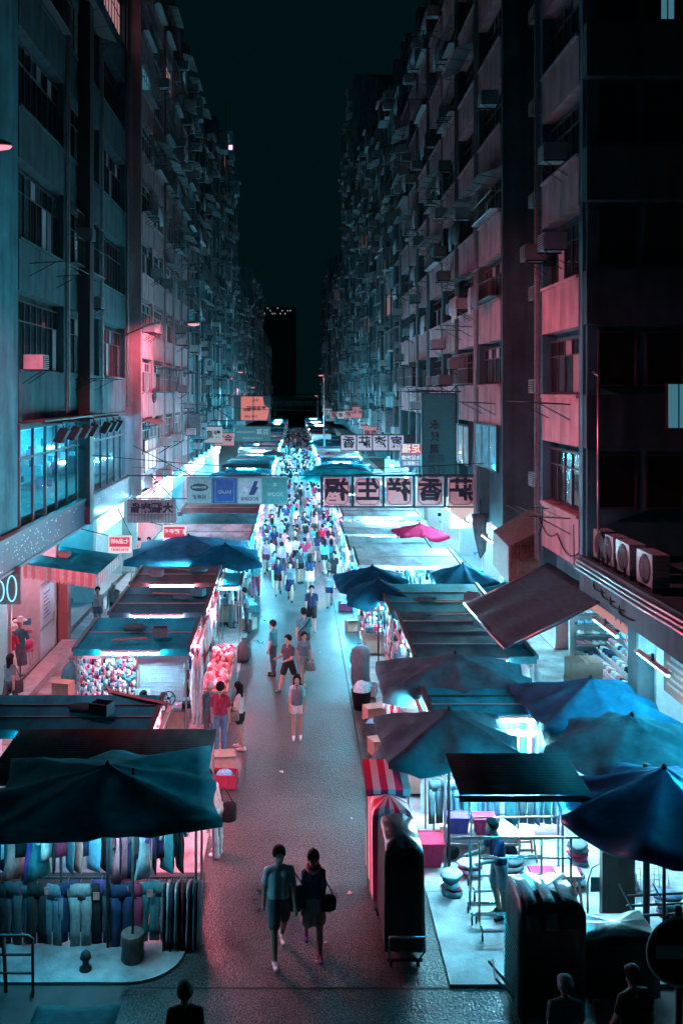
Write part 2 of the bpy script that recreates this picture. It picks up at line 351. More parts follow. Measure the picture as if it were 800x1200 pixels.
def ext_me(w_, h):
    def mk():
        b = MB(); b.box(-.75, -.01, -w_ / 2, w_ / 2, 0, h); n = max(3, int(w_ / .18))
        for k in range(n): y = -w_ / 2 + w_ * (k + .5) / n; b.box(-.765, -.75, y - .02, y + .02, .02, h - .02, 1)
        b.hexa([(-.95, -w_ / 2 - .1, h - .06), (0, -w_ / 2 - .1, h + .1), (0, w_ / 2 + .1, h + .1), (-.95, w_ / 2 + .1, h - .06), (-.95, -w_ / 2 - .1, h - .04), (0, -w_ / 2 - .1, h + .12), (0, w_ / 2 + .1, h + .12), (-.95, w_ / 2 + .1, h - .04)], 1)
        return b.mesh('metal_extension', mat('extension_sheet', (.16, .24, .26), .6, metal=.3, var=.4, objvar=.6), FRAME)
    return cached(('ext', round(w_, 1), round(h, 1)), mk)
def building(name, label, side, y0, y1, xf, ztop, zf0, pitch, ph, bayw, wallm, parm, near=0, detail=1., xback=9., group=None, zg=3.9, skip=None, dark=False):
    """upper floors facing the lane; xf>0 is the facade plane's distance from the lane axis; side +1 right, -1 left"""
    r = random.Random(int(y0 * 13 + side)); t = thing(name, label, 'building', (side * xf, y0, 0), 0, group)
    rz = 0 if side > 0 else PI
    S = side; L = y1 - y0
    b = MB(); X0, X1 = (.42, xback) if S > 0 else (-xback, -.42)
    b.box(X0, X1, 0, L, zg, ztop)
    xb0, xb1 = (X1 - 1, X1) if S > 0 else (X0, X0 + 1)
    b.box(xb0, xb1, .002, L - .002, 0, zg - .002)
    b.box(X0 - .12, X1 + .12, -.05, L + .05, ztop, ztop + .5)
    obj('wall', b.mesh('wall', wallm), t)
    nb = max(1, round(L / bayw)); bw = L / nb; nf = int((ztop - zf0 + .3) / pitch); pw = bw - .5
    # piers between the bays
    for k in range(nb + 1):
        y = k * bw; hy = .24; yy0 = max(y - hy, 0.001 if k == 0 else 0); yy1 = min(y + hy, L)
        b = MB(); x0, x1 = (.02, .42) if S > 0 else (-.42, -.02); b.box(x0, x1, yy0, yy1, zg, ztop - .003); obj('pier', b.mesh('pier', wallm), t)
        if k and r.random() < .75:
            zz = zg + .2; hx = -.07 * S; b = MB(); b.tube([(hx, y + .1, zz), (hx, y + .1, ztop)], .055, 6); b.tube([(hx, y - .14, zz), (hx, y - .14, ztop - 2)], .035, 5); obj('drain_pipe', b.mesh('drain_pipe', mat('pipe', (.20, .21, .22), .6, objvar=.4)), t)
    wh = pitch - ph - .22
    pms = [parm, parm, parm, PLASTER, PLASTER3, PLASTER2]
    par = cached(('parapet', round(pw, 2), round(ph, 2), parm.name), lambda: MB().box(0, .40, -pw / 2, pw / 2, 0, ph).box(-.06, .0, -pw / 2 + .01, pw / 2 - .01, ph - .09, ph - .012).mesh('parapet', parm))
    for f in range(nf):
        z = zf0 + f * pitch
        for k in range(nb):
            yc = (k + .5) * bw; deep = (-.0 if (k + (0 if near else int(y0))) % 3 else .28) if not near else 0
            x = S * deep
            if skip and skip(f, k): continue
            if not near: x += S * r.choice([0, 0, .12, .3]); 
            obj('parapet', par, t, (x, yc, z), rz, [r.choice(pms)] if not near else None)
            if not near and r.random() < .14: obj('metal_extension', ext_me(pw * r.choice([.45, .7]), wh), t, (x, yc + r.uniform(-.2, .2) * pw, z + ph), rz)
            xw = S * (deep * .6 + .12); zw = z + ph + .01
            nm = max(2, round(pw / (.62 if near else .8)))
            wo_ = obj('window', window_me(pw, wh, nm, 2, None), t, (xw + (.14 * S if dark else 0), yc, zw), rz, [FRAMED] if dark else None)
            cells = nm if near and z < 18 else 1
            pm = [GL_DARK, GL_TEAL, GL_CURT, GL_DARK, GL_TEAL, GL_CURT, GL_CURT]
            if dark: pm = [GL_DARK, GL_DARK, GL_DARK, GL_TEAL, GL_DARK, GL_DARK, GL_CURT]
            if cells > 1:
                for c in range(nm):
                    cw = (pw - .05) / nm
                    for zz, hh in ((.05, wh * .7 - .07), (wh * .7 + .02, wh * .3 - .07)):
                        m = r.choice(pm)
                        obj('pane', pane_me(cw - .052, hh), wo_, (.012, -pw / 2 + .025 + cw * (c + .5), zz), 0, [m])
            else:
                m = r.choice(pm) if r.random() > .06 else r.choice([GL_LIT, GL_WARM])
                obj('pane', pane_me(pw - .1, wh - .1), wo_, (.015, 0, .05), 0, [m])
            dz = detail if z < 30 else detail * .5
            q = r.random()
            if q < .34 * dz: obj('window_grille', cage_me(pw * .92, wh * .9), t, (xw, yc, zw + .05), rz)
            elif q < .55 * dz: obj('drying_rack', rack_me(pw * .6), t, (x, yc, z + ph * r.uniform(.5, .95)), rz)
            if r.random() < .33 * dz: obj('window_canopy', hood_me(pw * .95), t, (x, yc, z + pitch - .12), rz)
            for _ in range(2):
                if r.random() < .42 * dz: obj('air_conditioner', ac_me(), t, (x, yc + r.uniform(-.42, .42) * pw, z + r.choice([ph * .98, ph * .1, ph + wh * .45, ph * .95])), rz)
            if r.random() < .22 * dz and z < 26: obj('laundry', laundry_me(r.randrange(6)), t, (x, yc, z + ph + wh * .4), rz)
    return t
RT = 'tenement with pale parapets on the side of the vertical teal sign'
# --- right side
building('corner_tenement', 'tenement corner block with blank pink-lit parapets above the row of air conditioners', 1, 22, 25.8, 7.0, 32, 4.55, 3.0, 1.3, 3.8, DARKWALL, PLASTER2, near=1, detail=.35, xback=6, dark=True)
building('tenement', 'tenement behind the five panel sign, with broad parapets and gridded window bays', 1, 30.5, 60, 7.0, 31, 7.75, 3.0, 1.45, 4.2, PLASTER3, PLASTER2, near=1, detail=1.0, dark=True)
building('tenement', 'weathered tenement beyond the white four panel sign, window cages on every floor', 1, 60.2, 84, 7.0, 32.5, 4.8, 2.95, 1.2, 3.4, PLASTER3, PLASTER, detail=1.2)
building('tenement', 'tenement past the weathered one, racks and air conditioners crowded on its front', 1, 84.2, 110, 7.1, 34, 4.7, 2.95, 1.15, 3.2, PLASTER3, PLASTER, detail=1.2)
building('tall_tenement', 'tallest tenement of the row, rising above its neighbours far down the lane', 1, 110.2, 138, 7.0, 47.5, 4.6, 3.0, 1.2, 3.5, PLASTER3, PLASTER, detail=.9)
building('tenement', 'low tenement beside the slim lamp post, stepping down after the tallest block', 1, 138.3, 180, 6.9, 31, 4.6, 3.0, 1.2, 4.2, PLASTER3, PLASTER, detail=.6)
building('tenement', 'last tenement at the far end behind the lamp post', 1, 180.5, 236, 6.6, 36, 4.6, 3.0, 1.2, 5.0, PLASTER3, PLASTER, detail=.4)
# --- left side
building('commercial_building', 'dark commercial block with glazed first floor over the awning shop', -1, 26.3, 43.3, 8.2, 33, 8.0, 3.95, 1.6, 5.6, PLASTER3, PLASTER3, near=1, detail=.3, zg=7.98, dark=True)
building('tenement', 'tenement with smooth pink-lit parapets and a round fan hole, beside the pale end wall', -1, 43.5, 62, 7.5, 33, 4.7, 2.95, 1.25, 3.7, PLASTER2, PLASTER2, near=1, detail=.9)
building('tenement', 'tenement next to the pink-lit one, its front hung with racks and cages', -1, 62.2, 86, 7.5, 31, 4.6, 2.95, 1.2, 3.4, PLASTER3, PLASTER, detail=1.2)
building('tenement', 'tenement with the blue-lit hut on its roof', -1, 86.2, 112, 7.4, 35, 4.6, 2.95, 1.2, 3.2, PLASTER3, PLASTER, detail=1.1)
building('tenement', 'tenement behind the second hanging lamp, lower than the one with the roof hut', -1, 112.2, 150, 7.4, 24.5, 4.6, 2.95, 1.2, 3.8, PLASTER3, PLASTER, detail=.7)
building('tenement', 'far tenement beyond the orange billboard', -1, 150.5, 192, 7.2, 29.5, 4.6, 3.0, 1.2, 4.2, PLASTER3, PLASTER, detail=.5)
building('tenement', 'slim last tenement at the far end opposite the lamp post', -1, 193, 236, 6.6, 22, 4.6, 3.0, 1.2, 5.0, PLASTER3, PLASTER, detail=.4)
# ================================================================== near building details
# end wall of the corner block (faces the footbridge): ledges, dark windows, three lit windows
tb = thing('end_wall', 'dark windowless end wall of the corner block above the canopy with air conditioners', 'wall', (7.0, 21.9, 0))
b = MB(); b.box(.1, 7.5, -.0, .09, 4.9, 32); obj('wall_panel', b.mesh('wall_panel', DARKWALL), tb)
for k in range(9):
    z = 4.55 + 3 * k
    if k: b = MB(); b.box(.002, 7.4, -.28, -.002, z, z + 1.3); obj('parapet', b.mesh('parapet', PLASTER3), tb)
    for i, x in enumerate((.35, 1.5, 2.9)):
        b = MB(); zz = z + 1.5; w_ = .95
        b.box(x, x + w_, -.05, -.003, zz, zz + .05); b.box(x, x + w_, -.05, -.003, zz + 1.3, zz + 1.35); b.box(x, x + .05, -.05, -.003, zz + .05, zz + 1.3); b.box(x + w_ - .05, x + w_, -.05, -.003, zz + .05, zz + 1.3)
        wn = obj('window', b.mesh('window', FRAMED), tb)
        lit = False
        b = MB(); b.box(x + .05, x + w_ - .05, -.03, -.004, zz + .05, zz + 1.3); obj('pane', b.mesh('pane', GL_LIT if lit else GL_DARK), wn)
b = MB(); b.tube([(.25, -.36, 4.9), (.25, -.36, 9.3)], .035, 6); b.tube([(.25, -.36, 9.3), (.25, -.02, 9.4)], .03, 6); obj('drain_pipe', b.mesh('drain_pipe', STEEL), tb)
for (x, z, w_, h) in ((1.95, 8.05, .5, 1.05), (1.78, 17.9, .3, 1.4)):
    b = MB(); b.box(x - .05, x + w_ + .05, -.32, -.285, z - .05, z + h + .05); wn = obj('window', b.mesh('window', FRAMED), tb)
    b = MB(); b.box(x, x + w_ / 2 - .02, -.335, -.321, z, z + h); b.box(x + w_ / 2 + .02, x + w_, -.335, -.321, z, z + h); obj('pane', b.mesh('pane', GL_LIT), wn)
# recess between corner block and next tenement
tb = thing('light_well', 'dark recessed light well between the corner block and the gridded tenement', 'wall', (7.9, 25.85, 0))
b = MB(); b.box(.6, 5, 0, 4.6, 3.9, 30); obj('wall', b.mesh('wall', DARKWALL), tb)
for k in range(7):
    z = 4.7 + 3 * k; b = MB(); b.box(.3, .58, .05, 4.55, z, z + 1.1); obj('parapet', b.mesh('parapet', PLASTER3), tb)
    b = MB(); b.box(.5, .56, .4, 4.2, z + 1.12, z + 2.7); obj('window', b.mesh('window', GL_DARK), tb)
    for q in range(2): obj('air_conditioner', ac_me(), tb, (.3, 1.2 + q * 1.9, z + .6 + .5 * q))
# corner block clutter: conduit, broken bracket on the pink panels
tb = thing('cable_run', 'looping black cables over the lowest blank pink-lit parapet of the corner block', 'cable', (6.97, 22, 0))
b = MB(); pts = [(-.02, 3.7 - 3.6 * k / 14, 5.35 - .28 * math.sin(PI * (k % 7) / 7) - .03 * k) for k in range(15)]; b.tube(pts, .018, 5); b.tube([(-.03, 3.75, 4.7), (-.03, 3.3, 5.2), (-.03, 3.25, 5.7)], .016, 5)
b.tube([(-.03, .4, 4.6), (-.03, .45, 5.6)], .014, 5); obj('cable', b.mesh('cable', BLACK), tb)
# canopy over the shops with its row of outdoor units
cn = thing('shop_canopy', 'long concrete canopy over the shoe shop, carrying outdoor air conditioners', 'canopy', (7.0, 9.5, 0))
b = MB(); b.box(0, 7, 0, 12.35, 4.2, 4.75); obj('slab', b.mesh('slab', PLASTER3), cn)
b = MB(); b.box(-.12, -.002, 0, 12.3, 4.05, 4.95); obj('fascia', b.mesh('fascia', PLASTER3), cn)
b = MB()
for k in range(3): b.tube([(-.18, 4.5, 4.86 - k * .11), (-.19, 9.5, 4.83 - k * .1), (-.2, 12.3, 4.86 - k * .11)], .035, 6)
obj('conduit', b.mesh('conduit', STEEL), cn)
b = MB()
for q in range(4):
    y = 10.0 + q * .55; b.tube([(.3 - .4 * math.sin(u_ * PI * .5) - .12 * math.sin(u_ * PI), y + .5 - 1.8 * u_ - .25 * math.sin(u_ * 2 * PI), 5.15 - .95 * math.sin(u_ * PI * .62) + .06 * q) for u_ in [v_ / 14 for v_ in range(15)]], .026 - .003 * q, 6)
obj('hose', b.mesh('hose', BLACK), cn)
def outdoor_unit(y, x=.25):
    t = thing('outdoor_unit', ['white outdoor unit with clearly seen round fan, footbridge end of the canopy row', 'white outdoor air conditioner second on the canopy from the round-fan end', 'white outdoor air conditioner third on the canopy, nearer the corner block', 'white outdoor air conditioner against the corner block wall'][outdoor_unit.k], 'air conditioner', (7.0 + x, 9.5 + y, 4.78)); outdoor_unit.k += 1
    b = MB(); b.box(0, .36, -.42, .42, .12, .80); obj('casing', b.mesh('casing', mat('unit_white', (.26, .40, .42), .5, var=.25, scale=6)), t)
    b = MB(); n = 22
    b._add([(-.004, .31 * math.cos(2 * PI * k / n) - .06, .46 + .31 * math.sin(2 * PI * k / n)) for k in range(n)] + [(-.03, .27 * math.cos(2 * PI * k / n) - .06, .46 + .27 * math.sin(2 * PI * k / n)) for k in range(n)], [(k, (k + 1) % n, n + (k + 1) % n, n + k) for k in range(n)] + [tuple(range(n, 2 * n))])
    g = obj('fan_grille', b.mesh('fan_grille', mat('fan_black', (.03, .035, .04), .5)), t)
    b = MB()
    for k in range(8):
        a = 2 * PI * k / 8; b.tube([(-.036, -.06, .46), (-.036, -.06 + .28 * math.cos(a), .46 + .28 * math.sin(a))], .006, 4)
    for rr in (.09, .17, .25): b.tube([(-.037, -.06 + rr * math.cos(2 * PI * k / 16), .46 + rr * math.sin(2 * PI * k / 16)) for k in range(17)], .005, 4)
    obj('spokes', b.mesh('spokes', FRAMED), g)
    b = MB()
    for k in range(7): b.box(.05 + .0, .32, -.426, -.421, .2 + k * .08, .23 + k * .08)
    obj('side_grille', b.mesh('side_grille', FRAME), t)
    for y_ in (-.38, .32): b = MB(); b.box(.02, .34, y_, y_ + .06, 0, .118); obj('foot', b.mesh('foot', IRON), t)
outdoor_unit.k = 0
for y in (9.2, 10.45, 11.45, 12.0): outdoor_unit(y)

# sloping awning hung from the canopy over the flat-roofed stall
aw = thing('awning', 'large dark sloping canvas awning reaching from the canopy over the stall roofs', 'awning', (7.0, 20.3, 0))
def awn(u, v): return (.05 - 2.35 * u + .02 * math.sin(9 * v), 4.9 * v, 4.25 - 1.15 * u - .12 * v - .06 * math.sin(PI * u) - .03 * math.sin(v * 19) * u)
b = MB(); b.grid(awn, 10, 24, 0, True, .012); obj('sheet', b.mesh('sheet', mat('awning_canvas', (.028, .07, .085), .75, var=.3, scale=2.5, stretch=(4, 1, 1), bump=.2, bscale=9, trans=.12)), aw)
b = MB(); b.tube([awn(1, 0), awn(1, .5), awn(1, 1)], .03, 6); obj('front_bar', b.mesh('front_bar', STEEL), aw)
for v in (0.02, .98):
    b = MB(); p = awn(1, v); q = awn(0, v); b.tube([(p[0], p[1], p[2] - .04), (q[0], q[1], q[2] - .04)], .022, 6); obj('arm', b.mesh('arm', STEEL), aw)
# --- left: dark blank wing, glazed first floor, fascia
lw = thing('blank_wing', 'unlit blank wing of the commercial block at the footbridge end', 'wall', (-8.15, 20, 0))
b = MB(); b.box(-5, 0, 0, 6.25, 4.95, 33); obj('wall', b.mesh('wall', DARKWALL), lw)
gf = thing('first_floor_glazing', 'glazed first floor glowing blue above the glittering shop fascia', 'window', (-8.2, 26.4, 0))
npn = 12
for k in range(npn):
    y0 = k * 1.38; 
    b = MB(); b.box(.02, .035, y0 + .05, y0 + 1.33, 5.0, 7.75); obj('pane', b.mesh('pane', CLEAR), gf)
    b = MB(); b.box(0, .08, y0 - .04, y0 + .04, 4.9, 7.8); obj('mullion', b.mesh('mullion', FRAMED), gf)
b = MB(); b.box(-.2, .1, -.1, 16.7, 7.8, 7.98); b.box(-.1, .08, -.1, 16.7, 6.9, 6.97); obj('transom', b.mesh('transom', FRAMED), gf)
b = MB(); b.box(-3.5, -.4, 0, 16.6, 4.93, 4.98); obj('floor', b.mesh('floor', WOOD), gf)
b = MB(); b.box(-3.6, -3.5, 0, 16.6, 4.9, 7.9); obj('back_wall', b.mesh('back_wall', mat('inner_wall', (.35, .42, .45), .7)), gf)
b = MB(); b.box(-3.6, -.03, 0, 16.6, 7.82, 7.9); obj('ceiling', b.mesh('ceiling', mat('inner_wall', (.35, .42, .45), .7)), gf)
for k in range(5): lamp_tube(gf, (-1.5 - .4 * (k % 2), 1.5 + 3.2 * k, 7.7), 1.4, 'y', 'cyan', 1.3)
b = MB(); r2 = random.Random(4)
for k in range(70):
    y = r2.uniform(.3, 16.2); z = 5.0 + r2.choice([0, .5, 1.0, 1.5]); x = -3.4 + r2.uniform(0, 1.4); s = r2.uniform(.1, .3)
    b.box(x, x + s, y, y + s, z, z + r2.uniform(.15, .45), r2.randrange(5))
stuff(obj('goods', b.mesh('goods', cloth('white'), cloth('pink'), cloth('sky blue'), cloth('slate'), cloth('cream')), gf))
# the wall body of the commercial block starts above this floor; close it with the slab and fascia below
fs = thing('shop_fascia', 'dark blue glittering fascia board running above the awning shop', 'shop sign', (-8.2, 20, 0))
b = MB(); b.box(.12, .30, 0, 23, 3.98, 4.85); obj('board', b.mesh('board', mat('fascia_blue', (.012, .03, .06), .35, var=.6, scale=1.2, spec=.3)), fs)
b = MB(); b.box(.10, .34, 0, 23, 4.85, 4.93); b.box(.10, .34, 0, 23, 3.9, 3.98); obj('trim', b.mesh('trim', FRAMED), fs)
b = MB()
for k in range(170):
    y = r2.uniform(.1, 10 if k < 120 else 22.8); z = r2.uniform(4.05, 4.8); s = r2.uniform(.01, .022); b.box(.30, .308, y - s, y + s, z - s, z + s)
stuff(obj('sequins', b.mesh('sequins', emit('sequin', (.75, .95, 1.0), .9)), fs))  # glints put in as a glow of the sequins themselves
# vertical service duct on the commercial block
b = MB(); b.box(-8.16, -7.72, 33.6, 34.25, 3.95, 30); tag(obj('service_duct', b.mesh('service_duct', FRAMED)), 'black vertical duct up the front of the commercial block', 'duct')
# flood lamps on arms under the second-floor parapet
for k, y in enumerate((28.6, 30.2, 31.7, 33.0, 35.2, 36.4, 37.6)):
    t = thing('flood_lamp', 'unlit black floodlight on a bracket under the commercial block parapet', 'lamp', (-8.2, y, 7.7), 0, 'floodlights on the commercial block')
    b = MB(); b.tube([(0, 0, .25), (.75, 0, .25), (.8, 0, .05)], .03, 5); obj('bracket', b.mesh('bracket', IRON), t)
    b = MB(); b.hexa([(.5, -.22, -.35), (.75, -.22, -.42), (.75, .22, -.42), (.5, .22, -.35), (.72, -.18, .08), (.98, -.18, .0), (.98, .18, .0), (.72, .18, .08)]); obj('housing', b.mesh('housing', BLACK), t)
b = MB(); b.box(-8.18, -7.55, 27.0, 36.5, 8.0, 8.06); tag(obj('sill_shelf', b.mesh('sill_shelf', FRAMED)), 'dark ledge above the floodlights of the commercial block', 'ledge')

# ================================================================== shops at street level
def goods_wall(b, x, y0, y1, z0, z1, n, r, nm, dx=.25, smin=.07, smax=.2):
    for _ in range(n):
        y = r.uniform(y0, y1); z = r.uniform(z0, z1); s = r.uniform(smin, smax); h = r.uniform(smin, smax * 1.5)
        b.box(x - dx * r.random(), x + r.uniform(.02, .12), y - s / 2, y + s / 2, z, z + h, r.randrange(nm))
SHOPG = lambda: (cloth('white'), cloth('pink'), cloth('sky blue'), cloth('black'), cloth('cream'), cloth('teal'))
def shop(side, d0, d1, xs, label, lamp='ice', s=.35, zt=3.9, signm=None, n=90, group=None, zs=(2.9, 3.7)):
    t = thing('shop', label, 'shop', (side * xs, d0, 0), 0, group); L = d1 - d0; S = side; r = random.Random(int(d0 * 7))
    def bx(n_, m_, x0, x1, y0, y1, z0, z1):
        b = MB(); b.box(min(S * x0, S * x1), max(S * x0, S * x1), y0, y1, z0, z1); return obj(n_, b.mesh(n_, m_), t)
    IW = mat('shop_wall', (.60, .60, .60), .7, var=.1)
    bx('floor', mat('shop_floor', (.35, .33, .33), .35, var=.15), 0, 3.2, .02, L - .02, .0, .16)
    bx('back_wall', IW, 3.2, 3.3, .02, L - .02, .16, zt - .05); bx('ceiling', IW, .1, 3.19, .16, L - .16, zt - .12, zt - .05)
    bx('partition', IW, .05, 3.19, 0.02, .15, .16, zt - .13); bx('partition', IW, .05, 3.19, L - .15, L - .02, .16, zt - .13)
    if signm: bx('sign_board', signm, -.1, .02, .15, L - .15, zs[0], zs[1])
    for k in range(max(1, int(L / 2.2))):
        lamp_tube(t, (S * 1.0, L * (k + .5) / max(1, int(L / 2.2)), zt - .25), 1.3, 'y', lamp, s); lamp_tube(t, (S * 2.4, L * (k + .5) / max(1, int(L / 2.2)), zt - .25), 1.3, 'y', lamp, s)
    if n:
        b = MB(); x = S * 3.0
        for _ in range(n):
            z = .3 + .36 * r.randrange(7); y = r.uniform(.3, L - .4); q = r.uniform(.1, .28); xx = x - S * r.uniform(0, .3); b.box(xx - .1, xx + .1, y, y + q, z, z + r.uniform(.1, .3), r.randrange(6))
        for _ in range(n // 2):
            z = .3 + .4 * r.randrange(3); y = r.uniform(.6, L - .8); q = r.uniform(.1, .25); xx = S * r.uniform(.6, 1.4); b.box(xx - .12, xx + .12, y, y + q, z, z + r.uniform(.1, .2), r.randrange(6))
        stuff(obj('goods', b.mesh('goods', *SHOPG()), t))
        for q in range(6): bx('shelf', mat('shelf_white', (.5, .5, .5), .6), 2.75, 3.18, .2, L - .2, .28 + q * .36, .295 + q * .36)
    return t
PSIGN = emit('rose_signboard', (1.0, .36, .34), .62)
BLSIGN = mat('blue_signboard', (.10, .30, .45), .4, var=.1)
WSIGN = emit('white_backlit', (.85, .9, 1.0), 1.3); WSIGN2 = emit('rose_backlit', (1.0, .62, .70), 1.0); TSIGN = emit('cyan_backlit', (.2, .75, 1.0), .9)
# right: shoe shop under the canopy and neighbours
sh = shop(1, 22.9, 29.2, 8.8, 'shoe shop with pink hand-lettered signboard and shelves of trainers', 'ice', .5, 3.85, PSIGN, 0, zs=(2.5, 3.35))
def shoe_me():
    b = MB(); b.rings([(0, 0, 0, .05, .14), (0, -.0, .03, .052, .145), (0, .02, .06, .045, .11), (0, .06, .10, .032, .06), (0, .07, .11, .02, .045)], 10); return b.mesh('shoe', cloth('white'))
r3 = random.Random(8)
for k in range(296):
    if k >= 230: q = k - 230; x = 9.15 + (q % 11) * .24; z = .45 + .34 * (q // 11); y = 28.85
    elif k < 130: x = 9.1 + .32 * (k % 5); z = .35 + .2 * (k % 5); y = 23.3 + (k // 5) * .21
    else: q = k - 130; x = 11.7; z = .5 + .3 * (q % 8); y = 23.4 + (q // 8) * .42
    c = r3.choice(['white', 'white', 'black', 'sky blue', 'pink', 'grey', 'navy'])
    o = obj('trainer', cached('shoe', shoe_me), None, (x, y, z), r3.uniform(1.2, 2.0), [cloth(c)], 1.15)
    tag(o, c + ' trainer shoe on the tiered display of the pink-signed shoe shop', 'shoe', 'trainers in the shoe shop')
t = thing('shoe_rack', 'tiered white display rack of the shoe shop', 'shelf', (8.95, 23.1, 0))
for k in range(5):
    b = MB(); b.box(.32 * k - .02, .32 * k + .29, 0, 5.6, .16, .345 + .2 * k); obj('tier', b.mesh('tier', mat('shelf_white', (.5, .5, .5), .6)), t)
t = thing('shoe_wall', 'shelved end wall of the shoe shop stacked with trainers', 'shelf', (9.0, 28.7, 0))
for k in range(6):
    b = MB(); b.box(0, 2.75, 0, .3, .40 + .34 * k, .445 + .34 * k); obj('shelf', b.mesh('shelf', mat('shelf_dark', (.10, .11, .12), .6)), t)
t = thing('wall_shelf', 'wall shelving of the shoe shop', 'shelf', (11.6, 23.1, 0))
for k in range(8):
    b = MB(); b.box(-.1, .35, 0, 5.6, .46 + .3 * k, .495 + .3 * k); obj('shelf', b.mesh('shelf', mat('shelf_white', (.5, .5, .5), .6)), t)
# hand-lettering on the shoe shop signboard (faces the lane)
def side_text(txt, size, m, parent, loc, rz, bold=.02, mirror=True):
    return obj('lettering', text_mesh(txt, size, m, mirror, bold), parent, loc, rz)
INK = mat('sign_ink', (.02, .03, .05), .6)
BLUEINK = mat('blue_ink', (.04, .12, .35), .6)
side_text('W', .75, BLUEINK, sh, (-.115, 1.3, 2.95), -PI / 2, .03); side_text('鞋\n專\n門', .17, INK, sh, (-.115, .75, 2.95), -PI / 2); side_text('波\n鞋', .17, INK, sh, (-.115, .45, 2.95), -PI / 2)
side_text('運動', .2, mat('red_ink', (.35, .06, .06), .6), sh, (-.115, 3.2, 2.9), -PI / 2)
sh2 = shop(1, 15.5, 22.2, 8.8, 'shop with rust-brown notice board next to the shoe shop pillar', 'ice', .25, 3.85, None, 60)
b = MB(); b.box(-.16, -.1, 3.6, 5.6, 1.9, 3.4); ob = obj('notice_board', b.mesh('notice_board', mat('rust_board', (.30, .12, .10), .7, var=.2)), sh2)
for k in range(6):
    b = MB(); b.box(-.172, -.161, 3.8, 5.4 - .2 * (k % 3), 2.1 + k * .16, 2.17 + k * .16); obj('print_line', b.mesh('print_line', mat('pale_print', (.5, .3, .27), .7)), ob)
b = MB(); b.box(8.45, 9.0, 22.22, 22.88, 0, 4.19); pt = tag(obj('pillar', b.mesh('pillar', mat('pillar_tile', (.12, .18, .20), .35, var=.2))), 'dark tiled pillar between the shoe shop and the rust notice board', 'pillar')
b = MB(); b.box(8.42, 8.95, 22.08, 22.215, 2.45, 3.75); tag(obj('poster_board', b.mesh('poster_board', mat('pale_board', (.45, .55, .6), .5))), 'pale blue poster board on the dark tiled pillar', 'poster')
t = thing('cardboard_boxes', 'stacked taped cardboard cartons on the pavement by the shoe shop', 'box', (7.45, 24.3, .12))
b = MB(); b.box(0, .85, 0, .7, 0, .95); obj('carton', b.mesh('carton', CARD), t)
b = MB(); b.box(.02, .86, .01, .69, .955, 1.45); b.box(.4, .48, -.003, .7, 1.40, 1.454, 1); obj('carton', b.mesh('carton', CARD, mat('tape', (.5, .4, .35), .4)), t)
G = 'shops under the tenements'
for i, d in enumerate((30.6, 36.6, 42.6, 48.6, 54.6, 62, 69, 76, 84)):
    shop(1, d, d + 5.8, 8.8, nth(i + 1) + ' shop past the shoe shop, with ' + ['white', 'rose', 'cyan'][i % 3] + ' backlit signboard behind the stalls', ['ice', 'ice', 'cyan'][i % 3], .5, 3.85, [WSIGN, WSIGN2, TSIGN][i % 3], 60 if d < 60 else 0, G)
shop(-1, 20.2, 26.2, 8.35, 'clothes shop with a neon sign and mannequins outside', 'ice', .2, 3.85, None, 60)
shop(-1, 26.4, 31.5, 8.35, 'shop with white poster door next to the neon sign', 'rose', .22, 3.85, None, 50)
shop(-1, 31.7, 37.4, 8.35, 'shop with a red pillar beneath the scalloped awning', 'cyan', .2, 3.85, None, 60)
shop(-1, 37.6, 43.2, 8.35, 'small lit shop at the corner below the glazed first floor', 'ice', .3, 3.85, WSIGN, 50)
for i, d in enumerate((43.7, 49.7, 55.7, 62.5, 69, 76, 84)):
    shop(-1, d, d + 5.8, 7.7, nth(i + 1) + ' shop past the pale end wall, with ' + ['rose', 'white', 'cyan'][i % 3] + ' backlit signboard behind the stalls', ['rose', 'ice', 'cyan'][i % 3], .5, 3.85, [WSIGN2, WSIGN, TSIGN][i % 3], 60 if d < 60 else 0, G)
def showroom(name, col, s):
    m, n, b_ = _base(name); L = n.links.new; tc = n.nodes.new('ShaderNodeTexCoord'); v = n.nodes.new('ShaderNodeTexNoise'); v.inputs['Scale'].default_value = 2.1; v.inputs['Detail'].default_value = 4; L(tc.outputs['Object'], v.inputs['Vector'])
    bw = n.nodes.new('ShaderNodeSeparateColor'); L(v.outputs['Color'], bw.inputs[0]); mp = n.nodes.new('ShaderNodeVectorMath'); mp.operation = 'SCALE'; mp.inputs[0].default_value = col; L(bw.outputs[0], mp.inputs['Scale']); L(mp.outputs[0], b_.inputs['Emission Color']); b_.inputs['Emission Strength'].default_value = s
    b_.inputs['Base Color'].default_value = (.03, .05, .06, 1); b_.inputs['Roughness'].default_value = .1; MATS[name] = m; return m
# first-floor showroom windows, lit, in the right tenement and left tenement
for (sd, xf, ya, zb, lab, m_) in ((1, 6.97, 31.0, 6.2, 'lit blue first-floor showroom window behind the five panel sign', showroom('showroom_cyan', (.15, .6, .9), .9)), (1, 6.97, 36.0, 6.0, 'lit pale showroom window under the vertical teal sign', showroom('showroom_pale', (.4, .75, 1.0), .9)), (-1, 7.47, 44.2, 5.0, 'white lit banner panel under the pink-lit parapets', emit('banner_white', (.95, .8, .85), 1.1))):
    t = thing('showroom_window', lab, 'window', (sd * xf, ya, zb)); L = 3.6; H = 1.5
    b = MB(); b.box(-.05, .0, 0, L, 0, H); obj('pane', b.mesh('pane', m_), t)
    b = MB()
    for k in range(4): b.box(-.07, .02, L * k / 3 - .03, L * k / 3 + .03, -.05, H + .05)
    b.box(-.07, .02, 0, L, H, H + .08); b.box(-.07, .02, 0, L, -.08, 0); obj('frame', b.mesh('frame', FRAMED), t)
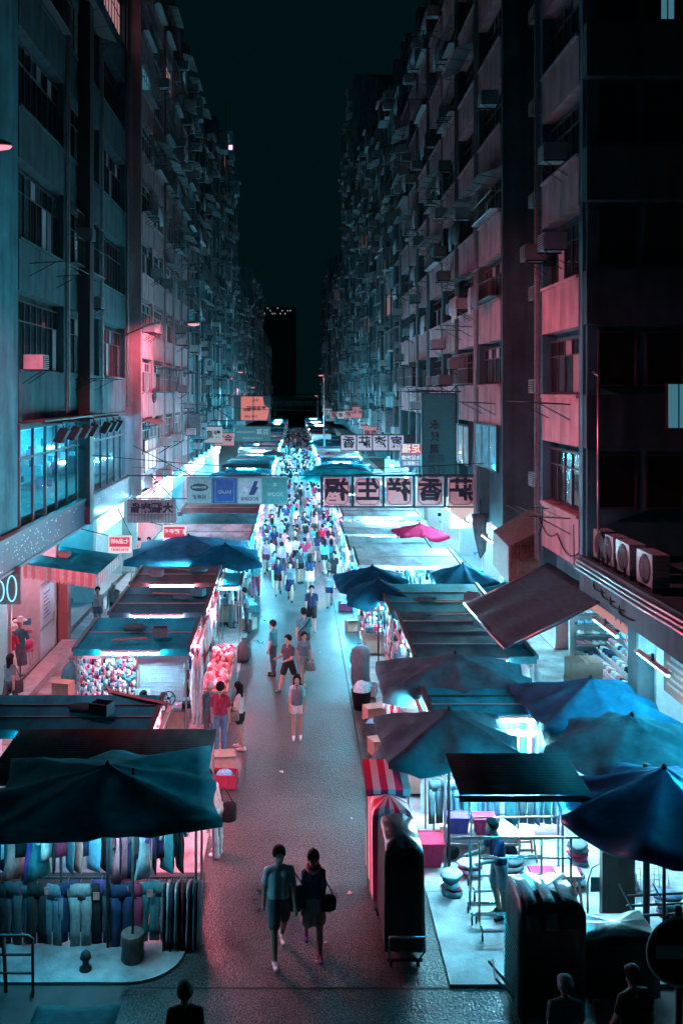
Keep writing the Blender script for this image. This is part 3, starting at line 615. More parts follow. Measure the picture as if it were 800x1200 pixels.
# --- left pavement frontage
t = thing('awning', 'small awning with pink striped scalloped valance over the pavement', 'awning', (-9.0, 29.6, 0))
b = MB(); b.grid(lambda u, v: (2.45 * u, 3.6 * v, 3.25 - .35 * u - .03 * math.sin(PI * v)), 6, 4, 0, True, .02); obj('sheet', b.mesh('sheet', tarp('dark')), t)
SA = mat('valance_pink', (.55, .26, .27), .8, var=.15); SB = mat('valance_cream', (.62, .52, .5), .8)
b = MB(); n = 18
for k in range(n):
    x0 = 2.4 * k / n; x1 = 2.4 * (k + 1) / n; z0 = 3.24 - .35 * x0 / 2.45; z1 = 3.24 - .35 * x1 / 2.45
    for (ya) in (-.012,): b.hexa([(x0, ya, z0 - .42), (x1, ya, z1 - .42), (x1, 0, z1 - .42), (x0, 0, z0 - .42), (x0, ya, z0), (x1, ya, z1), (x1, 0, z1), (x0, 0, z0)], k % 2); b.box((x0 * .8 + x1 * .2), (x0 * .2 + x1 * .8), -.012, 0, z0 - .48, z0 - .43, k % 2)
obj('valance', b.mesh('valance', SA, SB), t)
b = MB()
for k in range(24):
    y0 = 3.6 * k / 24; b.box(2.452, 2.464, y0, y0 + .148, 2.5, 2.9, k % 2)
obj('valance', b.mesh('valance', SA, SB), t)
for y in (.1, 3.5):
    b = MB(); b.tube([(.7, y, 2.75), (2.44, y, 2.87)], .02, 5); obj('arm', b.mesh('arm', STEEL), t)
b = MB(); b.box(-8.34, -8.02, 31.45, 31.95, .1, 3.3); tag(obj('pillar', b.mesh('pillar', mat('red_tile', (.34, .12, .12), .4, var=.15))), 'red-brown tiled pillar under the scalloped awning', 'pillar')
t = thing('poster_door', 'white shop door with a pink printed notice under the scalloped awning', 'door', (-8.3, 29.0, .16))
b = MB(); b.box(-.03, .03, 0, 1.7, 0, 2.5); obj('leaf', b.mesh('leaf', mat('door_white', (.66, .66, .68), .4, var=.06)), t)
b = MB(); b.box(.032, .04, .25, 1.2, 1.2, 2.35); pp = obj('notice', b.mesh('notice', mat('notice_paper', (.72, .6, .65), .8)), t)
for k in range(7):
    b = MB(); b.box(.041, .046, .35, 1.1 - .15 * (k % 3), 1.32 + k * .13, 1.37 + k * .13); obj('print_line', b.mesh('print_line', mat('violet_print', (.35, .2, .4), .8)), pp)
b = MB(); b.box(.031, .05, .0, 1.7, 1.0, 1.06); b.tube([(.07, 1.5, .8), (.07, 1.5, 1.3)], .015, 5); obj('door_bar', b.mesh('door_bar', STEEL), t)
b = MB(); b.hexa([(-8.15, 24.6, .1), (-7.55, 24.6, .1), (-7.55, 31.2, .1), (-8.15, 31.2, .1), (-8.15, 24.6, .30), (-7.6, 24.6, .30), (-7.6, 31.2, .30), (-8.15, 31.2, .30)]); tag(obj('shop_step', b.mesh('shop_step', KERB)), 'pale stone step in front of the clothes shop with mannequins', 'step')
t = thing('neon_sign', 'round-lettered neon sign hung at the clothes shop front', 'sign', at(6, 687, 25.2))
b = MB(); b.box(-.5, .45, -.05, .05, -.5, .55); obj('board', b.mesh('board', mat('neon_board', (.16, .12, .14), .6)), t)
NEON = emit('neon_ice', (.3, .85, 1.0), 1.6)
def loopt(cx, cz, rx, rz_, a0=0, a1=360): return [(cx + rx * math.cos(a * PI / 180), -.08, cz + rz_ * math.sin(a * PI / 180)) for a in range(a0, a1 + 1, 20)]
b = MB(); b.tube(loopt(.22, -.05, .13, .36), .022, 5); b.tube(loopt(-.12, -.12, .12, .28), .022, 5); b.tube(loopt(-.12, .1, .12, .36, 90, 250), .022, 5); obj('neon_tube', b.mesh('neon_tube', NEON), t)
for k, (px, py, dd, c1, c2, c3) in enumerate(((12, 790, 26.6, 'red', 'white', 'white'), (24, 786, 27.2, 'teal', 'slate', 'white'))):
    t = thing('mannequin', ['mannequin in red top and patterned white skirt with straw hat', 'mannequin in long teal dress with white hat'][k], 'mannequin', (at(px, py, dd).x, dd, .30))
    b = MB(); b.rings([(0, 0, 0, .16, .16), (0, 0, .03, .15, .15), (0, 0, .05, .03, .03), (0, 0, .6, .025, .025)], 10); obj('stand', b.mesh('stand', CHROME), t)
    b = MB(); b.rings([(0, 0, .35, .22, .18), (0, 0, .6, .2, .15, 1), (0, 0, .95, .13, .1, 2), (0, 0, 1.0, .12, .1)], 12, 0, True, .07, 5); obj('skirt', b.mesh('skirt', cloth(c2)), t)
    b = MB(); b.rings([(0, 0, .95, .15, .11), (0, 0, 1.15, .15, .11), (0, 0, 1.32, .19, .11), (0, 0, 1.42, .12, .08)], 12); b.tube([(.16, 0, 1.36), (.24, 0, 1.12)], .06, 7); b.tube([(-.16, 0, 1.36), (-.24, 0, 1.12)], .06, 7); obj('top', b.mesh('top', cloth(c1)), t)
    b = MB(); b.rings([(0, 0, 1.40, .05, .05), (0, 0, 1.5, .05, .05), (0, 0, 1.56, .085, .09), (0, 0, 1.66, .09, .095), (0, 0, 1.74, .03, .03)], 10); obj('head', b.mesh('head', SKIN), t)
    b = MB(); b.rings([(0, 0, 1.685, .22, .22), (0, 0, 1.70, .2, .2), (0, 0, 1.71, .11, .11), (0, 0, 1.80, .09, .09), (0, 0, 1.81, .03, .03)], 14); obj('hat', b.mesh('hat', cloth(c3)), t)
t = thing('stool', 'pink round plastic stool with a pink ball cushion by the mannequins', 'stool', (at(33, 785, 28.4).x, 28.4, .30))
b = MB(); b.rings([(0, 0, .42, .2, .2), (0, 0, .46, .21, .21), (0, 0, .47, .19, .19)], 12); obj('seat', b.mesh('seat', cloth('pink')), t)
for k in range(4):
    a = PI / 4 + k * PI / 2; b = MB(); b.tube([(.15 * math.cos(a), .15 * math.sin(a), .43), (.2 * math.cos(a), .2 * math.sin(a), 0)], .022, 5); obj('leg', b.mesh('leg', cloth('white')), t)
b = MB(); b.rings([(0, 0, .5, .08, .08), (0, 0, .55, .17, .17), (0, 0, .66, .21, .21), (0, 0, .77, .16, .16), (0, 0, .83, .04, .04)], 12); obj('cushion', b.mesh('cushion', mat('hot_pink', (.75, .12, .28), .5)), t)

# battens added under canopies and overhangs to light the umbrellas and stall roofs
for k, (x, d, c, q) in enumerate(((6.75, 14.5, 'cyan', .55), (6.75, 17.0, 'cyan', .7), (6.75, 19.6, 'cyan', .6), (6.7, 31.5, 'ice', .8), (6.7, 35.5, 'ice', .9), (6.7, 39.5, 'ice', .9), (6.7, 44, 'ice', 1.0), (6.7, 49, 'ice', 1.0), (6.7, 55, 'ice', 1.2), (-7.2, 39.5, 'ice', .8), (-7.2, 45.5, 'ice', .8), (-7.2, 50.5, 'rose', .8), (-7.2, 56, 'ice', 1.0), (6.7, 63, 'ice', 1.3), (6.7, 72, 'cyan', 1.5), (-7.2, 64, 'ice', 1.3), (-7.2, 73, 'cyan', 1.5), (6.7, 84, 'ice', 1.8), (-7.2, 84, 'ice', 1.8), (6.7, 98, 'ice', 2.2), (-7.2, 98, 'ice', 2.2))):
    t = thing('added_batten', '%s added fluorescent batten under the overhangs of the %s row' % (nth(k + 1), 'shoe shop' if x > 0 else 'awning'), 'lamp', (x, d, 3.75), 0, 'added battens under the overhangs'); lamp_tube(t, (0, 0, 0), 1.5, 'y', c, q * ((2.2 if x > 0 else 1.3) if d > 30 else 1))
    b = MB(); b.box(-.02, .02, -.02, .02, .06, .2 if abs(x) < 7 or d > 25 else .6); obj('hanger', b.mesh('hanger', IRON), t)
# ================================================================== umbrellas
def umbrella(label, cx, d, rx, ry, za, ze, col, rot=0., nrib=8, square=True, pole=True, group=None, val=.12, tr=.22, seed=0, pz=.05, sagf=1.):
    t = thing('umbrella', label, 'umbrella', (cx, d, 0), rot, group); r = random.Random(seed + int(d * 10)); K = nrib * 6; J = 7
    def edge(a):
        c, s = math.cos(a), math.sin(a)
        if square: k = 1 / max(abs(c), abs(s)); return c * k * rx, s * k * ry
        # polygon with vertices at the ribs
        st = 2 * PI / nrib; q = (a % st) - st / 2; k = math.cos(st / 2) / math.cos(q); return c * k * rx, s * k * ry
    vs = []; fs = []; ph = [r.uniform(0, 6) for _ in range(4)]
    for j in range(J + 1):
        f = j / J
        for i in range(K):
            a = 2 * PI * i / K; ex, ey = edge(a); fr = (i % 6) / 6
            sag = .16 * sagf * math.sin(PI * fr) * math.sin(PI * min(1, f) * .62) * f
            wr = .018 * math.sin(7 * a + ph[0] + 5 * f) * f + .012 * math.sin(13 * f + 5 * a + ph[1]) + .016 * math.sin(11 * a + 9 * f + ph[3]) * f + .012 * math.sin(23 * a - 6 * f + ph[2]) * f * f
            pull = 1 - .05 * math.sin(PI * fr) * f
            z = za + (ze - za) * (f ** 1.12) - sag + wr - (.0 if j else -.03)
            vs.append((ex * f * pull if j else .02 * math.cos(a), ey * f * pull if j else .02 * math.sin(a), z))
    for i in range(K):    # valance
        x, y, z = vs[J * K + i]; vs.append((x * 1.005, y * 1.005, z - val - .02 * math.sin(9 * 2 * PI * i / K + ph[2])))
    for j in range(J + 1):
        for i in range(K): fs.append((j * K + i, j * K + (i + 1) % K, (j + 1) * K + (i + 1) % K, (j + 1) * K + i))
    n = len(vs); vs2 = [(x, y, z - .008) for x, y, z in vs]
    b = MB(); b._add(vs + vs2, fs + [tuple(reversed([q + n for q in f])) for f in fs], 0, True)
    cm = (tarp(col, tr) if isinstance(col, str) else col)
    obj('canopy', b.mesh('canopy', cm), t)
    for k in range(nrib):
        a = 2 * PI * k / nrib; ex, ey = edge(a); b = MB(); b.tube([(0, 0, za - .09), (ex * .5, ey * .5, za + (ze - za) * .46 - .06), (ex * .98, ey * .98, ze - .05)], .012, 4); obj('rib', b.mesh('rib', STEEL), t)
    if pole: b = MB(); b.tube([(0, 0, pz), (0, 0, za + .02)], .028, 7); obj('pole', b.mesh('pole', IRON), t)
    b = MB(); b.rings([(0, 0, za, .045, .045), (0, 0, za + .06, .04, .04), (0, 0, za + .10, .012, .012)], 8); obj('finial', b.mesh('finial', BLACK), t)
    return t
U = umbrella
u1 = U('huge dark square umbrella over the hanging jeans and shirts', -3.0, 14.3, 1.72, 1.42, 2.93, 2.62, 'dark', .15, 8, True, val=.12, tr=.10, sagf=.45)
U('dark blue square tent canopy, biggest in the row, beside the red price sign', -4.35, 36.3, 2.25, 2.0, 3.1, 2.5, 'blue', 0, 8, True, val=.2)
U('dark blue umbrella overlapping the biggest tent canopy of its row at the lane edge', -2.75, 34.8, 1.35, 1.3, 3.0, 2.5, 'navy', .1, 8, True, val=.15)
U('teal umbrella with one pink-lit flap above the wire basket', 2.85, 16.75, 1.28, 1.15, 2.95, 2.45, 'greyteal', .03, 8, True, val=.10, tr=.35)
U('wide teal rectangular umbrella behind the one with the pink-lit flap', 3.55, 20.0, 1.7, 1.1, 3.05, 2.55, 'greyteal', -.02, 8, True, val=.22, tr=.2)
U('bright blue umbrella, its peak in front of the shoe shop', 5.9, 17.95, 1.32, 1.2, 3.15, 2.68, 'blue', .06, 8, True, val=.1, tr=.35)
U('teal eight-sided umbrella tucked under the bright blue one', 6.1, 16.3, 1.72, 1.72, 3.0, 2.58, 'greyteal', -124 * PI / 180, 8, False, val=.08, tr=.3)
U('blue umbrella with creased glossy panels and a pale rib line, on a thick black pole', 5.7, 13.9, 1.75, 1.7, 3.05, 2.5, mat('tarp_glossy_blue', (.03, .13, .25), .3, var=.3, scale=3, bump=.8, bscale=3, trans=.25), 13 * PI / 180, 8, False, val=.1)
U('navy umbrella at the lane edge, rear one of two overlapping', 2.6, 30.6, 1.25, 1.2, 2.95, 2.45, 'navy', .05, 8, True, val=.1, tr=.3)
U('navy umbrella at the lane edge, front one of two overlapping', 2.62, 28.6, 1.02, 1.0, 2.92, 2.45, 'navy', -.04, 8, True, val=.12, tr=.3)
U('navy umbrella over the pavement side of the stalls, near the hanging canvas', 5.75, 31.0, 1.0, .95, 2.95, 2.5, 'navy', .1, 8, True, tr=.3)
U('dark umbrella below the corrugated lean-to', 6.9, 28.2, .95, .9, 3.0, 2.55, 'dark', .3, 8, True)
U('hot pink-red umbrella among the pale stall roofs', 5.55, 40.3, 1.1, 1.0, 3.0, 2.6, 'red', .1, 8, True, tr=.45)
U('wide dark umbrella in the far row below the white panel sign', 2.9, 66, 2.6, 2.4, 3.5, 2.8, 'dark', 0, 8, True)
U('teal umbrella in the far row below the white panel sign', 3.6, 72, 2.2, 2.0, 3.3, 2.8, 'teal', 0, 8, True)
U('small red umbrella far down the lane beside the white van', 3.2, 88, 1.2, 1.1, 3.0, 2.6, 'red', 0, 8, True)
U('coral umbrella far down the pink-lit row', -2.3, 92, 1.1, 1.0, 3.0, 2.6, 'rust', 0, 8, True)
U('blue umbrella below the green hanging sign', -4.6, 67, 1.9, 1.6, 3.2, 2.7, 'blue', 0, 8, True)
U('dark oval umbrella under the billboard', -3.6, 58, 2.4, 2.0, 3.1, 2.6, 'dark', 0, 8, False)
U('pale umbrella far down the lane past the coral one', -3.4, 104, 1.6, 1.5, 3.1, 2.6, 'pale', 0, 8, True)
U('teal umbrella far down the lane by the slim lamp post', 3.4, 112, 1.8, 1.6, 3.1, 2.6, 'teal', 0, 8, True)

# ================================================================== garments
def gm(kind, sd=0):
    def mk():
        b = MB(); r = random.Random(sd); p = [r.uniform(0, 6) for _ in range(6)]
        if kind == 'trousers':
            b.rings([(0, 0, 0, .165, .022), (0, 0, -.12, .172, .034, p[0]), (0, 0, -.24, .18, .036, p[1])], 12, 0, True, .06, 4)
            for s in (-1, 1): b.rings([(s * .088, 0, -.20, .098, .036, p[2]), (s * .09, .01, -.5, .085, .032, p[3]), (s * .088, -.01, -.75, .078, .03, p[4]), (s * .09, 0, -1.0, .08, .028, p[5])], 10, 0, True, .14, 3)
        elif kind == 'shorts':
            b.rings([(0, 0, 0, .20, .035), (0, 0, -.14, .23, .05, p[0]), (0, 0, -.24, .25, .055, p[1])], 12, 0, True, .1, 5)
            for s in (-1, 1): b.rings([(s * .12, 0, -.22, .13, .055, p[2]), (s * .14, 0, -.45, .14, .06, p[3])], 10, 0, True, .14, 4)
        elif kind == 'shirt':
            b.rings([(0, 0, 0, .09, .03), (0, 0, -.05, .17, .03, p[0]), (0, 0, -.25, .19, .036, p[1]), (0, 0, -.48, .195, .038, p[2]), (0, 0, -.68, .205, .04, p[3])], 14, 0, True, .09, 5)
            for s in (-1, 1): b.tube([(s * .15, 0, -.05), (s * .25, 0, -.16), (s * .29, 0, -.28)], [.035, .045, .05], 8)
        elif kind == 'dress':
            b.rings([(0, 0, 0, .08, .03), (0, 0, -.06, .17, .045, p[0]), (0, 0, -.35, .15, .05, p[1]), (0, 0, -.7, .2, .06, p[2]), (0, 0, -1.05, .26, .07, p[3])], 14, 0, True, .12, 6)
        elif kind == 'edge':     # a garment seen side-on, hung with many others on a rail along x
            b.rings([(0, 0, 0, .012, .06), (0, 0, -.06, .026, .2, p[0]), (.004, 0, -.35, .03, .23, p[1]), (-.004, 0, -.8, .03, .22, p[2]), (0, 0, -.98, .026, .21, p[3])], 10, 0, True, .15, 3)
        elif kind == 'strip':
            b.rings([(0, 0, 0, .03, .03), (.01, 0, -.3, .05, .05, p[0]), (-.01, .0, -.7, .06, .055, p[1]), (0, 0, -1.2, .05, .05, p[2]), (0, 0, -1.6, .03, .03)], 8, 0, True, .3, 3)
        b.tube([(-.0, 0, .0), (0, 0, .05), (.02, 0, .075)], .006, 4, 1)
        return b.mesh(kind, cloth('white'), STEEL)
    return cached(('g', kind, sd), mk)
def garment(kind, col, p, label, group, rz=0., s=1.):
    nm = {'edge': 'hanging_garment', 'strip': 'scarf_bundle'}.get(kind, kind)
    o = obj(nm, gm(kind, rnd.randrange(4)), None, p, rz + rnd.uniform(-.1, .1), [cloth(col)], s)
    return tag(o, label, {'edge': 'garment', 'strip': 'scarf'}.get(kind, kind), group)

# --- the near left clothes stall
t = thing('clothes_rack', 'black double rail clothes rack under the dark square umbrella', 'clothes rack', (-3.2, 14.5, .05))
for z in (1.0, 1.88): b = MB(); b.tube([(-2.2, 0, z), (1.6, 0, z)], .018, 6); obj('rail', b.mesh('rail', IRON), t)
for x in (-2.1, -.6, .55, 1.58): b = MB(); b.tube([(x, 0, 0), (x, 0, 1.92)], .022, 6); obj('post', b.mesh('post', IRON), t)
b = MB(); b.box(-2.2, 1.55, .2, 1.8, .0, .12); obj('base', b.mesh('base', BLACK), t)
GL = 'clothes on the double rail under the dark umbrella'
rg = random.Random(40); x = -5.25; n_ = 0
LOW = ['sky blue', 'black', 'black', 'charcoal', 'slate', 'black', 'slate', 'navy', 'grey', 'black', 'purple', 'charcoal', 'navy', 'maroon', 'teal', 'slate']
while x < -2.1:
    c = LOW[n_ % len(LOW)]; k = 'trousers'
    garment(k, c, (x, 14.38 + rg.uniform(-.05, .05), 1.03 + rg.uniform(-.02, .02)), c + ' ' + k + ' hung on the lower rail under the dark square umbrella', GL, rg.uniform(-.35, .35), rg.uniform(.92, 1.02)); x += rg.uniform(.15, .27); n_ += 1
for k in range(13):
    c = ('black', 'white', 'navy', 'charcoal', 'pale blue', 'black', 'maroon', 'black', 'cream', 'navy', 'teal', 'black', 'slate')[k]
    garment('edge', c, (-2.1 + k * .046, 14.4, 1.03), c + ' striped sports trousers tightly packed at the lane end of the lower rail', GL, 0, 1.0)
x = -5.3; n_ = 0; UPC = ['black', 'slate', 'black', 'pink', 'navy', 'charcoal', 'pale blue', 'coral', 'black', 'purple', 'teal', 'white', 'black', 'maroon', 'slate', 'coral', 'navy', 'sky blue']
while x < -1.72:
    c = UPC[n_ % len(UPC)]; k = rg.choice(['shirt', 'edge', 'shirt', 'edge', 'dress'])
    garment(k, c, (x, 14.5 + rg.uniform(-.04, .04), 1.9), c + ' ' + {'edge': 'garment'}.get(k, k) + ' in the packed upper rail under the dark square umbrella', GL, rg.uniform(.2, .9), .74 if k != 'dress' else .8); x += rg.uniform(.07, .16); n_ += 1
for px, yy in ((22, 1046), (55, 1044), (83, 1046), (113, 1050), (147, 1043), (176, 1047)):
    p = at(px, yy, 14.34); b = MB(); b.box(-.05, .05, -.004, .004, -.06, .06); tag(obj('price_tag', b.mesh('price_tag', cloth('coral' if px != 22 else 'red')), None, p), 'small pink price card pinned to clothes on the lower rail', 'price tag', 'price cards')
b = MB(); b.rings([(0, 0, 0, .17, .17), (0, 0, .02, .18, .18), (0, 0, .2, .172, .172), (0, 0, .22, .182, .182), (0, 0, .4, .18, .18), (0, 0, .42, .17, .17), (0, 0, .40, .15, .15)], 18)
t = thing('weighted_drum', 'round dark weighted drum holding the dark umbrella pole', 'drum', (at(157, 1120, 14.1).x, 14.0, .05)); obj('drum', b.mesh('drum', RUST), t)
b = MB(); b.tube([(0, 0, .38), (0, 0, 1.0), (-.02, .2, 2.9)], .024, 6); obj('pole', b.mesh('pole', IRON), t)
# roofs of the near left stall
def corrugated(x0, x1, y0, y1, z0, z1, m, n=26, amp=.022, along='x', t=.006):
    """ridges run along x (or y)"""
    b = MB()
    if along == 'x': fn = lambda u, v: (x0 + (x1 - x0) * u, y0 + (y1 - y0) * v, z0 + (z1 - z0) * v + amp * math.sin(v * n * 2 * PI))
    else: fn = lambda u, v: (x0 + (x1 - x0) * v, y0 + (y1 - y0) * u, z0 + (z1 - z0) * u + amp * math.sin(v * n * 2 * PI))
    b.grid(fn, 2, n * 6, 0, True, t); return b
def stall(label, x0, x1, d0, d1, z, roof='panel', col='dark', side=-1, lamps=(('cyan', .6),), front=True, counter=True, group=None, z1=None, tn=2, back=True, cm=None, posts=(0, 1, 2, 3)):
    t = thing('market_stall', label, 'market stall', (x0, d0, .05), 0, group); W = x1 - x0; D = d1 - d0; z1 = z + .12 if z1 is None else z1; Z = z - .05; Z1 = z1 - .05
    for i_, (x, y, h) in enumerate(((.06, .06, Z), (W - .06, .06, Z), (.06, D - .06, Z1), (W - .06, D - .06, Z1))):
        if i_ not in posts: continue
        b = MB(); b.tube([(x, y, 0), (x, y, h - .03)], .022, 5); obj('post', b.mesh('post', STEEL), t)
    if roof == 'panel':
        b = MB(); b.slab((0, 0, Z), (W, 0, Z), (W, D, Z1), (0, D, Z1), .03); obj('roof', b.mesh('roof', sheet(col)), t)
        for x in (0, W):
            b = MB(); b.hexa([(x - .05, -.03, Z - .05), (x + .05, -.03, Z - .05), (x + .05, D + .03, Z1 - .05), (x - .05, D + .03, Z1 - .05), (x - .05, -.03, Z + .05), (x + .05, -.03, Z + .05), (x + .05, D + .03, Z1 + .05), (x - .05, D + .03, Z1 + .05)]); obj('roof_rail', b.mesh('roof_rail', FRAMED), t)
        for k in range(1, tn + 1):
            y = D * k / (tn + 1); zz = Z + (Z1 - Z) * k / (tn + 1); b = MB(); b.box(.06, W - .06, y - .02, y + .02, zz + .002, zz + .03); obj('batten', b.mesh('batten', FRAME if k % 2 else FRAMED), t)
        b = MB(); b.box(.0, W, -.06, -.002, Z - .14, Z + .03); obj('eave', b.mesh('eave', sheet(col)), t)
    elif roof == 'corrugated':
        obj('roof', corrugated(0, W, 0, D, Z, Z1, 0).mesh('roof', sheet(col)), t)
        b = MB(); b.box(0, W, .0, .05, Z - .12, Z - .04); obj('beam', b.mesh('beam', FRAMED), t); b = MB(); b.box(0, W, D - .05, D, Z1 - .12, Z1 - .04); obj('beam', b.mesh('beam', FRAMED), t)
    elif roof == 'tarp':
        r = random.Random(int(d0 * 10)); q = r.uniform(0, 6)
        b = MB(); b.grid(lambda u, v: (W * u, D * v, Z + (Z1 - Z) * v - .09 * math.sin(PI * u) * math.sin(PI * v) + .02 * math.sin(9 * u + q) * math.sin(8 * v + q)), 10, 8, 0, True, .008); obj('roof', b.mesh('roof', tarp(col, .3)), t)
        b = MB(); b.grid(lambda u, v: (W * u, -.01 - .02 * math.sin(14 * u + q) * v, Z - .22 * v), 14, 2, 0, True, .004); obj('skirt', b.mesh('skirt', tarp(col, .3)), t)
    if counter:
        b = MB(); cx0, cx1 = (W - 1.0, W - .08) if side < 0 else (.08, 1.0)
        b.box(cx0, cx1, .2, D - .2, .72, .76); b.box(cx0 + .05, cx1 - .05, .25, D - .25, .1, .72, 1); obj('counter', b.mesh('counter', WOOD, cm or CARD), t)
    if back:
        b = MB(); bx0 = .1 if side < 0 else W - .14; b.box(bx0, bx0 + .04, .1, D - .1, .1, Z - .3); obj('back_panel', b.mesh('back_panel', mat('stall_back', (.30, .36, .40), .7, var=.2)), t)
    for i, (lc, ls) in enumerate(lamps):
        if i == 0: lamp_tube(t, (W * .5, -.14, Z - .06), min(1.5, W * .8), 'x', lc, ls)
        elif i == 1: lamp_tube(t, (W + .16 if side < 0 else -.16, D * .5, Z - .10), min(1.5, D * .8), 'y', lc, ls, .05, .8)
        else: lamp_tube(t, (W * .5, D * .6, Z - .14), min(1.5, W * .8), 'x', lc, ls)
    return t
def goods(t, W, D, side, n, seed, cols, z0=.78, z1=2.2, front=False, fz=(.4, 2.0), label=None, small=(.05, .16)):
    """uncountable small wares piled on the counter and hung along the lane side (and the front)"""
    r = random.Random(seed); b = MB(); k = len(cols)
    for _ in range(n):
        x = (W - r.uniform(.1, .95)) if side < 0 else r.uniform(.1, .95); y = r.uniform(.25, D - .3); s = r.uniform(*small); b.box(x - s, x + s, y - s, y + s, z0, z0 + r.uniform(.04, .22), r.randrange(k))
    for _ in range(n):
        x = (W - .04) if side < 0 else .04; x += r.uniform(-.1, .04) * (1 if side < 0 else -1); y = r.uniform(.05, D - .05); h = r.uniform(.1, .5); s = r.uniform(.03, .12); zt = r.uniform(1.3, z1); b.rings([(x, y, zt - h, .03, s), (x, y, zt - h * .5, .04, s * 1.1, 1), (x, y, zt, .02, s * .6)], 6, r.randrange(k), True, .15, 3)
    if front:
        for _ in range(int(n * 1.6)):
            x = r.uniform(.1, W - .1); zt = r.uniform(fz[0] + .2, fz[1]); h = r.uniform(.08, .4); s = r.uniform(.03, .09); y = r.uniform(.1, .4); b.rings([(x, y, zt - h, s, .03), (x, y, zt - h * .5, s * 1.1, .04, 1), (x, y, zt, s * .6, .02)], 6, r.randrange(k), True, .15, 3)
    return stuff(obj('wares', b.mesh('wares', *[cloth(c) for c in cols]), t))
BRIGHT = ['white', 'pink', 'sky blue', 'cream', 'teal', 'navy', 'red', 'pale blue', 'white', 'black', 'slate', 'slate', 'charcoal']
ROSY = ['pink', 'cream', 'white', 'coral', 'red', 'pink', 'slate', 'maroon', 'charcoal']
COOL = ['white', 'pale blue', 'sky blue', 'teal', 'slate', 'denim blue', 'black', 'charcoal']
# near left stall: two dark roofs behind the umbrella
s1 = stall('near clothes stall with ribbed sheet roof, behind the dark square umbrella', -5.2, -1.5, 14.75, 16.95, 2.42, 'corrugated', 'rust', -1, (('cyan', .3),), counter=False, back=False)
s1b = stall('near stall with black flat roof between ribbed roof and accessory stall', -6.2, -2.75, 16.98, 18.6, 2.5, 'panel', 'dark', -1, (('cyan', .2), ('pink', 1.9)), counter=True)
lamp_tube(s1b, (4.35, -.9, 2.25), 1.4, 'y', 'pink', .35)
goods(s1b, 3.45, 1.6, -1, 60, 5, COOL)
lamp_tube(s1, (2.3, -1.05, 2.2), 1.5, 'x', 'ice', .2); lamp_tube(s1, (.8, -1.05, 2.2), 1.5, 'x', 'cyan', .14)  # unseen tubes added under the umbrella to light clothes and pad
# accessory stall
s3 = stall('accessory stall with black framed roof, white mesh panel and rows of small hanging wares', -5.6, -2.72, 22.6, 25.3, 2.42, 'panel', 'dark', -1, (('ice', .6), ('pink', .7)), back=True, tn=1)
goods(s3, 2.9, 2.7, -1, 70, 21, BRIGHT)
b = MB(); r4 = random.Random(5); CK = BRIGHT
for k in range(26):
    x = .05 + k * .058
    zt = 2.1
    while zt > .55:
        h = r4.uniform(.06, .2); s = r4.uniform(.02, .038); b.rings([(x, .1 + r4.uniform(0, .12), zt - h, s, .02), (x, .12, zt - h * .5, s * 1.15, .03, 1), (x, .12, zt, s * .6, .015)], 6, r4.randrange(13), True, .15, 3); zt -= h + r4.uniform(.005, .03)
stuff(obj('wares', b.mesh('wares', *[cloth(c) for c in CK]), s3))
b = MB(); b.box(1.52, 1.58, .42, .46, .05, 2.2); b.box(1.58, 2.86, .45, .47, .05, 2.2, 1)
pn = obj('mesh_panel', b.mesh('mesh_panel', FRAME, mat('panel_white', (.45, .52, .62), .6, var=.12)), s3); b = MB()
for k in range(14): b.box(1.6 + k * .095, 1.606 + k * .095, .432, .448, .05, 2.2)
for k in range(20): b.box(1.58, 2.86, .435, .447, .1 + k * .108, .106 + k * .108)
obj('wire', b.mesh('wire', WHITEMETAL), pn)
t = thing('electric_fan', 'small round fan clipped to the white mesh panel of the accessory stall', 'fan', (-3.25, 22.85, 1.1))
b = MB(); b.tube([(.17 * math.cos(a * PI / 9), 0, .17 * math.sin(a * PI / 9)) for a in range(19)], .012, 5); b.rings([(0, 0, -.02, .04, .04), (0, 0, .02, .04, .04)], 8); obj('guard', b.mesh('guard', BLACK), t)
for k in range(4):
    a = k * PI / 2 + .4; b = MB(); c, s_ = math.cos(a), math.sin(a); b.hexa([(0.03 * c, .01, .03 * s_), (.14 * c - .05 * s_, .03, .14 * s_ + .05 * c), (.15 * c + .03 * s_, .0, .15 * s_ - .03 * c), (.03 * c, .012, .03 * s_), (0.03 * c, .018, .03 * s_), (.14 * c - .05 * s_, .038, .14 * s_ + .05 * c), (.15 * c + .03 * s_, .008, .15 * s_ - .03 * c), (.03 * c, .02, .03 * s_)]); obj('blade', b.mesh('blade', cloth('teal')), t)
b = MB(); b.box(-.22, .22, -.01, .01, -.25, .25); o = tag(obj('notice', b.mesh('notice', mat('paper_white', (.7, .72, .75), .7)), None, (-3.95, 22.98, 1.05)), 'white framed notice on the mesh panel of the accessory stall', 'notice')
for k in range(9):
    garment('strip', ('white', 'pale blue', 'white', 'cream', 'white', 'slate', 'white', 'pale blue', 'white')[k], (-2.55 + .09 * (k % 3), 22.3 + .1 * (k // 3), 2.25 - .05 * (k % 2)), 'pale scarf bundle hung in a thick column at the lane corner of the accessory stall', 'scarf bundles at the accessory stall', 0, 1.0)
b = MB(); r4 = random.Random(9)
for k in range(160):
    x = r4.uniform(0, .7); z = r4.uniform(.1, 1.0); b.box(x, x + r4.uniform(.02, .06), r4.uniform(-.03, 0), .03, z, z + r4.uniform(.03, .08), r4.randrange(5))
b.box(0, .72, .03, .06, .05, 1.05, 5)
t = thing('display_rack', 'low display board of glittering trinkets standing left of the accessory stall', 'display board', (-6.3, 22.4, .05)); stuff(obj('trinkets', b.mesh('trinkets', cloth('white'), cloth('sky blue'), cloth('teal'), cloth('pale blue'), cloth('slate'), FRAME), t))
